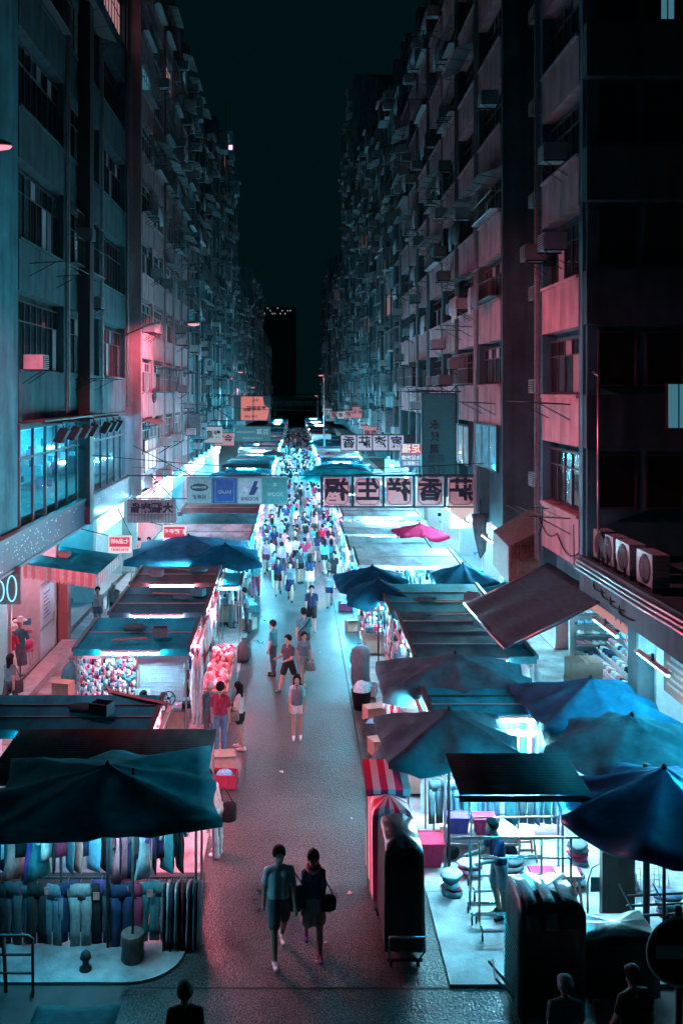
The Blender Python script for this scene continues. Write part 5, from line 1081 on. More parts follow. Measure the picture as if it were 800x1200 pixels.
def blob(prims, h, cut=None, k=.022):
    A = np.array([p for q in prims for p in (q[0], q[1])]); R_ = max(max(q[2], q[3]) for q in prims) + .04
    lo = A.min(0) - R_; hi = A.max(0) + R_; n = np.ceil((hi - lo) / h).astype(int) + 1
    ax = [(lo[i] + h * np.arange(n[i])).astype(np.float32) for i in range(3)]; f = np.full(tuple(n), 1., np.float32)
    def sub(pr, pad):      # the block of the grid that one limb can touch
        a, b_ = np.minimum(pr[0], pr[1]), np.maximum(pr[0], pr[1]); r_ = max(pr[2], pr[3]) + pad
        sl = tuple(slice(max(0, int((a[i] - r_ - lo[i]) / h)), int((b_[i] + r_ - lo[i]) / h) + 2) for i in range(3))
        return sl, np.stack(np.meshgrid(*[ax[i][sl[i]] for i in range(3)], indexing='ij'), -1)
    for pr in prims:
        sl, g = sub(pr, .05); d, _ = sdf([pr], g, k); o = f[sl]; hh = np.clip(k - np.abs(o - d), 0, None) / k; f[sl] = np.minimum(o, d) - hh * hh * k * .25
    for pr in cut or ():
        sl, g = sub(pr, .05); f[sl] = np.maximum(f[sl], -sdf([pr], g, .01)[0])
    return surface_nets(f, h, lo)
def add_np(b, V, Fq, mi, smooth=True):
    o = len(b.v); b.v += [tuple(p) for p in V.tolist()]; b.f += [tuple(i + o for i in q) for q in Fq.tolist()]; b.m += list(mi); b.sm += [smooth] * len(Fq)
def person_mesh(key, ls=(.3, -.3), kb=(.1, .35), arms=((.15, .12, .25), (-.2, .12, .2)), lean=.0, bottom='trousers', sleeve='short', fem=False, hair='short', h=.017, head=0., fingers=True, seat=False):
    """returns (body mesh, hair mesh); faces -Y, feet at z=0. slots: skin, top, bottom, shoes, dark"""
    def mk():
        P = []; sw = .15 if fem else .18; hw = .085
        def leg(s, a, kbend):
            hip = np.array((s * hw, 0, .92)); kn = hip + .44 * np.array((s * .02, -math.sin(a), -math.cos(a))); a2 = a - kbend; an = kn + .42 * np.array((0, -math.sin(a2), -math.cos(a2))); return hip, kn, an, a2
        legs = [leg(-1, ls[0], kb[0]), leg(1, ls[1], kb[1])]
        lift = .075 - min(l[2][2] for l in legs)
        up = np.array((0, 0, lift))
        for hip, kn, an, a2 in legs:
            hip, kn, an = hip + up, kn + up, an + up; fwd = np.array((0, -math.cos(a2 * .6), math.sin(a2 * .6))); fwd[2] = min(fwd[2], .15)
            tm = 2 if bottom in ('trousers', 'leggings') else 0
            g = .018 if bottom == 'trousers' else 0
            P.append((hip, kn, .085 + g * .6, .056 + g, tm)); mid = kn * .65 + an * .35 + np.array((0, .015, 0)); P.append((kn, mid, .056 + g, .055 + g, tm)); P.append((mid, an, .055 + g, .038 + g * 1.3, tm))
            heel = an + np.array((0, .045, -.035)) ; toe = an + fwd * .17 + np.array((0, 0, -.038)); P.append((heel, toe, .040, .034, 3)); P.append((heel + np.array((0, 0, .03)), an + fwd * .06 + np.array((0, 0, -.01)), .042, .038, 3))
            if bottom == 'shorts': P.append((hip, hip * .25 + kn * .75, .105, .098, 2))
            elif bottom == 'short_shorts': P.append((hip, hip * .62 + kn * .38, .105, .098, 2))
        hz = np.array((0, 0, .92)) + up
        if bottom == 'skirt': 
            for s in (-1, 1): P.append((hz + (s * .05, 0, .05), hz + (s * .085, -.0, -.34), .115, .135, 2))
        ln = lambda z, x=0, y=0: np.array((x, y - math.sin(lean) * (z - .92), .92 + (z - .92) * math.cos(lean))) + up
        for s in (-1, 1):
            P.append((ln(.95, s * .07), ln(1.1, s * .055 * (1 if fem else 1.25)), .118, .10, 2 if bottom != 'dress' else 1)) if False else None
            P.append((ln(.93, s * .065), ln(1.0, s * .065), .118, .112, 2)); P.append((ln(1.0, s * .062), ln(1.14, s * .058), .118, .104, 1)); P.append((ln(1.14, s * .058), ln(1.29, s * .072), .104, .102, 1))
        P.append((ln(1.415, -.03), ln(1.365, -sw + .015), .058, .056, 1)); P.append((ln(1.415, .03), ln(1.365, sw - .015), .058, .056, 1)); P.append((ln(1.40), ln(1.50, 0, -.01), .058, .050, 0))
        if fem: P.append((ln(1.27, -.06, -.075), ln(1.27, .06, -.075), .055, .055, 1))
        hc = ln(1.605, 0, -.02 - head); P.append((hc + (0, -.015, -.055), hc + (0, 0, .03), .072, .092, 0)); P.append((hc + (0, -.085, -.01), hc + (0, -.10, -.035), .012, .015, 0))
        P.append((hc + (0, -.055, -.075), hc + (0, -.06, -.085), .04, .035, 0))
        for s in (-1, 1): P.append((hc + (s * .088, .01, .0), hc + (s * .09, .012, -.035), .014, .012, 0))
        hands = []
        for s, (fa, ab, eb) in zip((-1, 1), arms):
            sh = ln(1.365, s * sw); d1 = np.array((s * math.sin(ab), -math.sin(fa) * math.cos(ab), -math.cos(fa) * math.cos(ab))); el = sh + .29 * d1; a2 = fa + eb; d2 = np.array((s * math.sin(ab) * .4 - s * .12 * (eb > .9), -math.sin(a2), -math.cos(a2))); d2 /= np.linalg.norm(d2); wr = el + .25 * d2
            P.append((sh, el, .050, .040, 1 if sleeve == 'long' else 0)); P.append((el, wr, .040, .028, 1 if sleeve == 'long' else 0))
            if sleeve == 'short': P.append((sh, sh + .18 * d1, .055, .060, 1))
            elif sleeve == 'long': P.append((sh, el, .058, .05, 1))
            pal = wr + .075 * d2; P.append((wr, pal, .028, .034, 0)); hands.append((wr, pal, d2, s))
        V, Fq = blob(P, h)
        cen = V[Fq].mean(1); _, who = sdf(P, cen)
        b = MB(); add_np(b, V, Fq, who.tolist())
        if fingers:
            for wr, pal, d2, s in hands:
                side = np.array((s * .2, -1, 0.)); side -= d2 * (side @ d2); side /= np.linalg.norm(side); cur = np.cross(d2, side) * s; 
                for q, L in zip((-.024, -.008, .008, .023), (.062, .072, .068, .054)):
                    p0 = pal + side * q - d2 * .005; p1 = p0 + d2 * L * .55 ; p2 = p1 + d2 * L * .4 + cur * L * .3; b.tube([p0, p1, p2], [.0085, .008, .006], 5, 0)
                p0 = wr + side * .022 + d2 * .02; b.tube([p0, p0 + side * .022 + d2 * .028, p0 + side * .026 + d2 * .058], [.010, .009, .007], 5, 0)
            for s in (-1, 1):     # eyes, mouth
                e = hc + (s * .034, -.0865, .005); b.rings([(e[0], e[1], e[2] - .006, .008, .006), (e[0], e[1], e[2], .013, .009), (e[0], e[1], e[2] + .006, .008, .006)], 6, 4)
            e = hc + (0, -.094, -.062); b.box(e[0] - .022, e[0] + .022, e[1] - .006, e[1] + .01, e[2] - .005, e[2] + .005, 5)
        body = b.mesh('person', SKIN, cloth('white'), cloth('navy'), cloth('white'), BLACK, mat('lips', (.30, .11, .11), .6))
        hp = [(hc + (0, .026, .028), hc + (0, .008, .05), .108, .104, 0), (hc + (-.05, -.03, .07), hc + (.05, -.04, .075), .05, .045, 0)]; cut = [(hc + (0, -.11, -.05), hc + (0, -.11, .0), .075, .07, 0)]
        if hair == 'long': hp += [(hc + (0, .06, .02), hc + (0, .085, -.22), .085, .06, 0), (hc + (-.07, .03, .0), hc + (-.085, .02, -.16), .04, .025, 0), (hc + (.07, .03, .0), hc + (.085, .02, -.16), .04, .025, 0)]
        if hair == 'bun': hp += [(hc + (0, .07, .085), hc + (0, .09, .095), .05, .045, 0)]
        if hair == 'cap': hp = [(hc + (0, .01, .045), hc + (0, .01, .05), .108, .105, 0), (hc + (0, -.10, .045), hc + (0, -.15, .03), .03, .02, 0)]; cut = [(hc + (0, 0, -.1), hc + (0, -.02, -.06), .12, .1, 0)]
        V, Fq = blob(hp, min(h, .016), cut); b = MB(); add_np(b, V, Fq, [0] * len(Fq)); hm = b.mesh('hair', HAIR)
        return body, hm, [(np.array(q[0]), np.array(q[1])) for q in hands], hc
    return cached(('person', key), mk)
def person(key, x, d, face, topc, botc, shoec, label, H=1.70, z=0.004, group=None, hairm=None, leg=None, **kw):
    """face: heading in degrees, 0 = towards the footbridge, 90 = towards +X, 180 = away"""
    body, hm, hands, hc = person_mesh(key, **kw); s = H / 1.72
    cl = lambda c: cloth(c) if isinstance(c, str) else c
    o = obj('person', body, None, (x, d, z), face * PI / 180, [None, cl(topc), cl(botc), cl(shoec)], s)
    tag(o, label, 'person', group)
    hh = obj('hair' if kw.get('hair') != 'cap' else 'cap', hm, o, mats=[hairm] if hairm else None)
    return o, hands, s
def hand_world(o, hands, i, s, ext=.09):
    wr, pal = hands[i]; bpy.context.view_layer.update; a = o.rotation_euler.z; p = (wr + (pal - wr) * 1.3) * s
    return Vector((p[0] * math.cos(a) - p[1] * math.sin(a), p[0] * math.sin(a) + p[1] * math.cos(a), p[2])) + o.location
def bag(label, p, w_, dp, hh, col, rz=0, strap=.35, name='handbag', round_=False, cat='bag', to=None):
    t = thing(name, label, cat, p, rz); b = MB(); a, c = w_ / 2, dp / 2
    b.rings([(0, 0, -hh, a * .8, c * .8), (0, 0, -hh * .95, a, c), (0, 0, -hh * .4, a * (1.06 if round_ else 1), c, 1), (0, 0, -.02, a * (.8 if round_ else .95), c * .7), (0, 0, 0, a * .7, c * .4)], 12, 0, True, .03, 4); obj('pouch', b.mesh('pouch', cloth(col) if isinstance(col, str) else col), t)
    b = MB(); tx, ty, tz = to or (0, 0, strap); e = .05 if to else a * .5
    b.tube([(-a * .75, 0, -.05), (tx - e, ty, tz * .8), (tx, ty, tz), (tx + e, ty, tz * .8), (a * .75, 0, -.05)], .010, 5); obj('strap', b.mesh('strap', BLACK), t)
    return t
WALK = dict(ls=(.32, -.30), kb=(.08, .35), arms=((-.25, .12, .2), (.25, .12, .25)))
WALK2 = dict(ls=(-.28, .30), kb=(.4, .06), arms=((.3, .12, .3), (-.25, .12, .15)))
STAND = dict(ls=(.03, -.03), kb=(.02, .05), arms=((.05, .10, .15), (.05, .10, .2)))
PHONE = dict(ls=(.04, -.04), kb=(.02, .08), arms=((.3, .10, 1.4), (.3, .10, 1.3)))
g0 = lambda px, py: at(px, py, F * CH / (py - YH))
p = g0(327, 1122)
o, hd, s = person('couple_man', p.x, p.y, 8, 'pale blue', 'slate', 'white', 'man in pale grey-blue t-shirt and dark shorts walking with a companion, bright trainers', 1.76, bottom='shorts', h=.014, **WALK)
bag('dark tote bag on the shoulder of the walking man in dark shorts', (p.x + .29, p.y + .02, 1.12), .3, .14, .38, 'slate', .3, .3, 'tote_bag', to=(-.12, .0, .32))
p = g0(367, 1116)
o, hd, s = person('couple_woman', p.x, p.y, 4, 'denim blue', 'pale blue', 'purple', 'woman in dark hooded top and pale skirt walking beside a man in shorts', 1.62, bottom='skirt', sleeve='long', fem=True, hair='bun', h=.014, **WALK2)
b = MB(); b.tube([(.10 * math.cos(a * PI / 8), .10 * math.sin(a * PI / 8) - .02, 1.44 - .05 * math.sin(a * PI / 8) * -1) for a in range(17)], .030, 7); obj('hood', b.mesh('hood', cloth('pink')), o)
bag('small round black bag slung on the woman in the hooded top', (p.x + .24, p.y - .12, .98), .24, .12, .24, 'black', .2, .4, round_=True, to=(-.14, .10, .40))
p = g0(348, 866)
o, hd, s = person('skirt_woman', p.x, p.y, 0, 'pale blue', 'white', 'white', 'woman in sleeveless top and short white skirt with a backpack worn on her front', 1.63, bottom='short_shorts', fem=True, hair='long', **STAND)
bag('grey patterned backpack worn on the chest of the woman in the white skirt', (p.x, p.y - .19, 1.34), .3, .16, .40, 'slate', 0, .1, 'backpack')
p = g0(320, 792); person('teal_man', p.x, p.y, 250, 'teal', 'charcoal', 'black', 'man in plain teal shirt and dark jeans looking towards the pink bench', 1.72, **STAND)
p = g0(338, 810); person('dark_walker', p.x, p.y, 315, 'charcoal', 'black', 'slate', 'man in dark tee and knee shorts striding, hands together', 1.70, bottom='shorts', ls=(.38, -.4), kb=(.05, .3), arms=((.25, .1, 1.2), (.2, .1, 1.25)))
p = g0(356, 778); o, hd, s = person('sling_man', p.x, p.y, 190, 'teal', 'charcoal', 'black', 'broad man seen from behind with a diagonal sling bag strap', 1.80, hair='short', **STAND)
b = MB(); b.tube([(-.19, .06, 1.42), (-.02, .13, 1.22), (.2, .10, 1.0)], .02, 5); obj('sling_strap', b.mesh('sling_strap', BLACK), o)
p = g0(354, 806); o, hd, s = person('trail_woman', p.x + .05, p.y + .35, 20, 'slate', 'grey', 'cream', 'woman walking half hidden behind the striding man, carrying a patterned bag', 1.6, bottom='short_shorts', fem=True, hair='short', **WALK)
bag('patterned grey bag carried behind the striding man in knee shorts', (p.x + .27, p.y + .3, .70), .28, .14, .28, 'grey', 0, .08)
p = g0(365, 740); person('tee_man', p.x, p.y, 5, 'navy', 'black', 'slate', 'man in dark printed tee and shorts walking towards the footbridge', 1.72, bottom='shorts', **WALK2)
p = g0(363, 694); person('navy_woman', p.x, p.y, 178, 'navy', 'white', 'white', 'woman in navy top and white skirt seen from behind', 1.66, bottom='skirt', fem=True, hair='long', **STAND)
p = g0(322, 688); person('red_bag', p.x, p.y, 10, 'slate', 'pale blue', 'white', 'shopper in grey top holding a red parcel in front', 1.62, fem=True, hair='bun', **PHONE)
b = MB(); b.box(-.17, .17, -.06, .06, -.14, .14); b.box(-.03, .03, -.063, .063, -.14, .142, 1); tag(obj('parcel', b.mesh('parcel', cloth('red'), cloth('maroon')), None, (p.x + .02, p.y - .33, 1.0)), 'red parcel held by the shopper in the grey top', 'parcel')
p = g0(258, 884); person('maroon_man', p.x, p.y, 172, 'maroon', 'denim blue', 'white', 'man in maroon t-shirt and jeans seen from behind at the accessory stall', 1.74, **STAND)
p = g0(281, 878); person('phone_woman', p.x, p.y, 250, 'cream', 'black', 'white', 'long haired woman in pale top and black shorts looking down at something in her hands', 1.64, bottom='short_shorts', fem=True, hair='long', head=.03, ls=(.05, -.1), kb=(.02, .1), arms=((.3, .1, 1.3), (.3, .1, 1.2)))
bag('tan shoulder bag hanging on the woman in black shorts', (p.x - .12, p.y - .2, 1.02), .26, .12, .24, TAN, .3, .36, to=(.08, .10, .36))
p = g0(258, 842); person('cap_vendor', -2.15, 22.4, 200, 'teal', 'slate', 'black', 'vendor in teal shirt and white cap serving at the accessory stall', 1.64, hair='cap', hairm=cloth('white'), **PHONE)
for k, (px, py, tp, bt, fc, lab) in enumerate(((271, 737, 'white', 'slate', 100, 'shopper in white tee at the toy bench'), (280, 732, 'black', 'black', 250, 'shopper in black at the toy bench'), (289, 742, 'slate', 'charcoal', 265, 'tall man in grey shirt leaning to the toy bench'))):
    p = g0(px, py); person('bench%d' % k, p.x, p.y, fc, tp, bt, 'black', lab, 1.66, **(PHONE if k else STAND), lean=.12 if k == 2 else 0)
p = at(587, 1085, 15.05); person('rack_boy', p.x - .02, 15.12, 285, 'navy', 'pale blue', 'charcoal', 'boy in navy tee and pale denim shorts leaning on a chrome rack', 1.66, z=.05, bottom='shorts', h=.014, head=.03, lean=.14, ls=(.12, -.05), kb=(.35, .02), arms=((.45, .08, .9), (.5, .08, .95)))
p = g0(102, 751); person('white_girl', -7.3, 33.0, 10, 'white', 'denim blue', 'white', 'woman in loose white top and denim shorts on the tiled pavement', 1.6, z=.124, bottom='short_shorts', fem=True, hair='bun', **STAND)
person('hat_walker', -6.85, 33.7, 20, 'slate', 'black', 'black', 'person in sleeveless grey top and white cap on the pavement', 1.66, z=.124, sleeve='none', hair='cap', hairm=cloth('white'), **WALK)
person('pave_woman', -7.85, 24.6, 160, 'slate', 'charcoal', 'black', 'long haired woman in dark top passing the mannequins', 1.6, z=.124, fem=True, hair='long', **WALK)
bag('dark shoulder bag on the woman passing the mannequins', (-7.62, 24.55, 1.0), .3, .16, .32, 'charcoal', .3, .35, to=(-.08, .05, .4))
person('pave_far', -6.9, 40.0, 180, 'teal', 'pink', 'white', 'person in teal top walking away on the pavement beyond the awning', 1.66, z=.124, **WALK2)
person('pave_far2', -7.3, 44.5, 0, 'coral', 'cream', 'white', 'person in coral top further along the pavement', 1.62, z=.11, fem=True, **WALK)
person('seated_vendor', -3.75, 22.0, 95, 'black', 'charcoal', 'black', 'dark haired vendor standing behind the black roof at the accessory stall', 1.5, z=.05, **PHONE)
person('edge_shopper', -1.52, 17.2, 235, 'cream', 'white', 'white', 'shopper in white reaching into the near clothes stall beside the dark umbrella', 1.62, bottom='trousers', lean=.35, fem=True, hair='long', **PHONE)
bag('black bag on the shopper reaching into the near clothes stall', (-1.3, 17.28, 1.0), .3, .2, .36, 'black', .2, .35, to=(-.10, -.02, .3))
person('dark_head', at(217, 1165, 11.0).x, 11.0, 185, 'black', 'black', 'black', 'dark haired person in black standing in the unlit crossing', 1.62, **STAND)
person('grey_head', at(662, 1150, 11.15).x, 11.15, 180, mat('cloth_patterned_blue', (.10, .16, .20), .85, var=.9, scale=24), 'charcoal', 'black', 'grey haired person in patterned shirt beside the tarpaulin-wrapped cage', 1.6, hairm=GREYHAIR, **STAND)
person('dark_figure', at(742, 1160, 11.3).x, 11.3, 200, 'black', 'black', 'black', 'person in black by the no-entry sign', 1.66, **WALK)
person('back_vendor', 4.9, 19.0, 0, 'teal', 'slate', 'black', 'vendor in teal among the jeans at the back of the open stall', 1.6, z=.05, **STAND)
# --- the crowd
rc = random.Random(21)
POSES = [('c0', dict(bottom='trousers', **WALK)), ('c1', dict(bottom='shorts', **WALK2)), ('c2', dict(bottom='short_shorts', fem=True, hair='long', **WALK)), ('c3', dict(bottom='skirt', fem=True, hair='long', **WALK2)),
         ('c4', dict(bottom='trousers', **STAND)), ('c5', dict(bottom='shorts', **PHONE)), ('c6', dict(bottom='trousers', sleeve='long', fem=True, hair='bun', **WALK)), ('c7', dict(bottom='short_shorts', fem=True, hair='bun', **STAND))]
TOPS = ['white', 'slate', 'black', 'black', 'navy', 'teal', 'pink', 'slate', 'red', 'charcoal', 'grey', 'denim blue', 'maroon', 'grey', 'navy']
BOTS = ['black', 'charcoal', 'navy', 'denim blue', 'slate', 'black', 'maroon', 'grey', 'slate']
WORD = {'c0': 'trousers', 'c1': 'shorts', 'c2': 'short shorts', 'c3': 'skirt', 'c4': 'trousers', 'c5': 'shorts', 'c6': 'trousers', 'c7': 'short shorts'}
placed = []
def crowd(d, x, fixed=None):
    if any((a - x) ** 2 + (c_ - d) ** 2 < .36 for a, c_ in placed): return
    placed.append((x, d)); k, kw = POSES[rc.randrange(8)]; tp = fixed or rc.choice(TOPS); bt = rc.choice(BOTS); away = rc.random() < .5
    zone = 'mid-lane' if d < 62 else 'in far crowd'
    person(k, x, d, (180 if away else 0) + rc.uniform(-35, 35), tp, bt, rc.choice(['white', 'black', 'charcoal']), 'person in %s top, %s %s, walking %s %s' % (tp, bt, WORD[k], 'away' if away else 'bridgewards', zone), rc.uniform(1.5, 1.76), group='crowd in the market lane', h=.028, fingers=False, **kw)
for (px, py, c) in ((312, 672, 'pink'), (318, 668, 'white'), (330, 676, 'pink'), (338, 668, 'white'), (346, 664, 'pale blue'), (352, 662, 'black'), (357, 668, 'red'), (380, 672, 'sky blue'), (388, 668, 'slate'), (372, 660, 'navy'), (334, 655, 'pink'), (348, 650, 'charcoal'), (366, 650, 'teal'), (378, 648, 'red'), (320, 650, 'slate'), (312, 645, 'maroon'), (326, 698, 'navy'), (340, 705, 'slate'), (392, 690, 'black'), (300, 700, 'teal'), (386, 712, 'grey'), (352, 684, 'charcoal'), (335, 640, 'black'), (360, 636, 'navy')):
    q = g0(px, py); crowd(q.y, q.x, c)
for k in range(300):
    d = 46 + (rc.random() ** 1.3) * 140; crowd(d, rc.uniform(-1.8, 2.0))
# ================================================================== hanging signs (the photograph shows them mirrored)
SF = mat('sign_frame', (.03, .035, .04), .5); 
def glyph(parent, txt, size, m, p, bold=.03, mirror=True, sp=1.0, sx=1.0): return obj('lettering', text_mesh(txt, size, m, mirror, bold, .004, sp), parent, p, 0, None, (sx, 1, 1) if sx != 1 else None)
def hanging(label, x0, x1, y0, y1, d, th=.12, frame=True, cat='sign'):
    a, c = at(x0, y1, d), at(x1, y0, d); t = thing('hanging_sign', label, cat, ((a.x + c.x) / 2, d, a.z)); W = c.x - a.x; H = c.z - a.z; return t, W, H
# five panels
t, W, H = hanging('dark framed hanging sign of five pink panels with bold black characters', 376, 558, 557, 595, 35)
b = MB(); b.box(-W / 2, W / 2, 0, .12, 0, .05); b.box(-W / 2, W / 2, 0, .12, H - .05, H)
for k in range(6): x = -W / 2 + (W - .06) * k / 5 + .03; b.box(x - .045, x + .045, .001, .119, .05, H - .05)
obj('frame', b.mesh('frame', SF), t)
PANEL5 = mat('panel_rose', (.85, .62, .62), .45, var=.1)
for k, ch in enumerate('福生祥香莊'):
    x = -W / 2 + W * (k + .5) / 5; b = MB(); hw = W / 10 - .11; b.box(x - hw, x + hw, -.03, .05, .10, H - .10); pn = obj('panel', b.mesh('panel', PANEL5), t)
    b = MB(); z0, z1 = .14, H - .14; q = hw - .05; r_ = .14
    pts = [(x - q + r_, -.035, z0), (x + q - r_, -.035, z0), (x + q, -.035, z0 + r_), (x + q, -.035, z1 - r_), (x + q - r_, -.035, z1), (x - q + r_, -.035, z1), (x - q, -.035, z1 - r_), (x - q, -.035, z0 + r_), (x - q + r_, -.035, z0)]
    b.tube(pts, .014, 4); obj('border', b.mesh('border', INK), pn)
    glyph(pn, ch, .92, INK, (x, -.042, H / 2 + .02), .035)
b = MB()
for z in (0.02, H - .02): b.tube([(W / 2, .06, z), (W / 2 + 2.0, .06, z)], .025, 5)
b.tube([(W / 2, .06, H), (W / 2 + 1.0, .06, 0)], .02, 5); b.tube([(W / 2 + 1.0, .06, 0), (W / 2 + 2.0, .06, H)], .02, 5); b.tube([(-W / 2, .06, H), (W / 2, .06, H + .02)], .02, 5); obj('truss', b.mesh('truss', SF), t)
# vertical teal sign
t, W, H = hanging('tall teal vertical sign with a column of dark characters hung from the tenement', 495, 533, 462, 557, 38)
b = MB(); b.box(-W / 2, W / 2, 0, .22, 0, H); obj('board', b.mesh('board', mat('teal_board', (.03, .24, .25), .45, var=.15)), t)
b = MB(); b.box(-W / 2 - .04, W / 2 + .04, -.02, .24, H, H + .05); b.box(-W / 2 - .04, -W / 2, -.02, .24, 0, H); b.box(W / 2, W / 2 + .04, -.02, .24, 0, H); obj('frame', b.mesh('frame', SF), t)
for k, ch in enumerate('永興潤'): glyph(t, ch, .42, INK, (-.18, -.006, H * .62 - k * .52), .02)
for k, ch in enumerate(('荷蘭', '旺角')): glyph(t, ch, .38, mat('faded_ink', (.03, .08, .09), .6), (-.12, -.006, H * .2 - k * .5), .0)
b = MB(); b.tube([(-W / 2 - .6, .1, H + .12), (W / 2 + 1.2, .1, H + .12)], .03, 5); b.tube([(W / 2 - .2, .1, H + .1), (W / 2 + 1.0, .1, H + 1.1)], .02, 5); obj('bracket', b.mesh('bracket', SF), t)
# white four panels further
t, W, H = hanging('white lit hanging sign of four panels with brush characters', 399, 492, 509, 529, 55)
b = MB(); b.box(-W / 2, W / 2, 0, .1, 0, H); obj('frame', b.mesh('frame', SF), t); PW = emit('panel_lit', (.62, .72, .95), .75)
for k, ch in enumerate('香莊漆家'):
    w_ = W / 5; x = -W / 2 + w_ * (k + .5); b = MB(); b.box(x - w_ / 2 + .04, x + w_ / 2 - .04, -.03, -.001, .07, H - .07); pn = obj('panel', b.mesh('panel', PW), t); glyph(pn, ch, .75, INK, (x, -.036, H / 2), .03)
b = MB(); x = W * .4; b.tube([(x - .4, -.02, H - .1), (x, -.02, .2), (x + .4, -.02, H - .1)], .03, 5); obj('bracket', b.mesh('bracket', SF), t)
# blue/red massage sign
t, W, H = hanging('small blue lit sign with red heading behind the vertical teal sign', 469, 494, 520, 547, 46)
b = MB(); b.box(-W / 2, W / 2, 0, .12, 0, H); obj('board', b.mesh('board', emit('sign_blue', (.12, .45, .9), .6)), t)
b = MB(); b.box(-W / 2 + .04, W / 2 - .04, -.012, -.001, H * .55, H - .04); pn = obj('heading', b.mesh('heading', emit('sign_red', (.9, .06, .16), .8)), t)
WL = emit('letter_white', (.85, .95, 1.0), 1.2); glyph(pn, '足福', .48, WL, (0, -.02, H * .77), .02); glyph(t, '沐足按摩', .25, WL, (0, -.008, H * .38), .01); glyph(t, '三樓歡迎', .22, WL, (0, -.008, H * .14), .01)
# four logos on green board
t, W, H = hanging('long green hanging board with four shop logos', 219, 337, 559, 591, 40)
b = MB(); b.box(-W / 2, W / 2, 0, .15, 0, H); obj('board', b.mesh('board', mat('green_board', (.07, .23, .23), .4, var=.12)), t)
cw = W / 4
def lpanel(k, m): b = MB(); x = -W / 2 + cw * (k + .5); b.box(x - cw / 2 + .03, x + cw / 2 - .03, -.012, -.001, .06, H - .06); return obj('logo_panel', b.mesh('logo_panel', m), t), x
pn, x = lpanel(0, mat('logo_grey', (.22, .33, .33), .4)); b = MB(); b._add([(x + .40 * math.cos(a * PI / 12), -.016, H * .62 + .17 * math.sin(a * PI / 12)) for a in range(24)], [tuple(range(24))]); obj('oval', b.mesh('oval', mat('logo_dark', (.02, .06, .07), .5)), pn); glyph(pn, 'GIOVANNI', .13, mat('logo_pale', (.35, .45, .45), .5), (x, -.022, H * .62)); glyph(pn, '鞋專家', .2, INK, (x, -.016, H * .26), .01)
pn, x = lpanel(1, mat('logo_blue', (.025, .09, .26), .35)); glyph(pn, 'SALAD', .2, mat('logo_gold', (.25, .33, .30), .5), (x, -.016, H * .45)); b = MB(); b.tube([(x - .42, -.016, .12), (x + .42, -.016, .12), (x + .42, -.016, H - .12), (x - .42, -.016, H - .12), (x - .42, -.016, .12)], .01, 4); obj('border', b.mesh('border', mat('logo_gold', (.25, .33, .30), .5)), pn)
pn, x = lpanel(2, mat('logo_silver', (.30, .38, .40), .4)); b = MB()
b._add([(x - .05, -.016, .42), (x + .12, -.016, .42), (x + .38, -.016, H - .18), (x + .2, -.016, H - .18)], [(0, 1, 2, 3)]); b._add([(x + .08, -.016, .42), (x + .2, -.016, .42), (x + .38, -.016, .75), (x + .28, -.016, .8)], [(0, 1, 2, 3)]); obj('mark', b.mesh('mark', mat('logo_navy', (.02, .04, .12), .4)), pn)
b = MB(); b._add([(x - .32, -.015, .62), (x - .12, -.015, .5), (x - .05, -.015, .62), (x - .28, -.015, .85)], [(0, 1, 2, 3)]); obj('mark', b.mesh('mark', mat('logo_lilac', (.5, .45, .52), .4)), pn); glyph(pn, 'BOSSINI', .22, INK, (x, -.016, .24), .01, True, 1.0)
pn, x = lpanel(3, mat('logo_green', (.05, .22, .22), .35)); glyph(pn, 'IXOOMA', .25, mat('logo_pale', (.35, .45, .45), .5), (x, -.016, H * .36), .0, True, .9, .75); glyph(pn, 'X', .2, mat('logo_pale', (.35, .45, .45), .5), (x, -.016, H * .72))
b = MB(); b.tube([(-W / 2 - 2.7, .07, H + .06), (W / 2, .07, H + .06)], .03, 5); b.tube([(-W / 2 - 2.4, .07, H * .2), (-W / 2, .07, H * .2)], .025, 5); b.tube([(-W / 2 - 2.4, .07, H + 1.4), (-W / 2 + .2, .07, H + .06)], .02, 5); b.tube([(-W / 2 - 1.6, .07, H + .06), (-W / 2 - .6, .07, H * .2)], .02, 5); obj('bracket', b.mesh('bracket', SF), t)
# dark tiled sign
t, W, H = hanging('grey gridded hanging sign with four bold black characters beside the pavement', 150, 206, 586, 612, 36)
b = MB(); b.box(-W / 2, W / 2, 0, .12, 0, H); obj('board', b.mesh('board', mat('grid_board', (.26, .33, .34), .5, var=.15)), t); b = MB()
for k in range(15): x = -W / 2 + W * k / 14; b.box(x - .008, x + .008, -.008, -.001, .0, H)
for k in range(4): b.box(-W / 2, W / 2, -.009, -.0015, H * k / 3 - .01, H * k / 3 + .01)
obj('grid', b.mesh('grid', SF), t); glyph(t, '大福麻雀', .42, INK, (0, -.02, H * .62), .04, True, 1.05); glyph(t, '二樓電梯直上', .2, mat('faded_ink2', (.10, .14, .15), .6), (0, -.02, H * .2), .0)
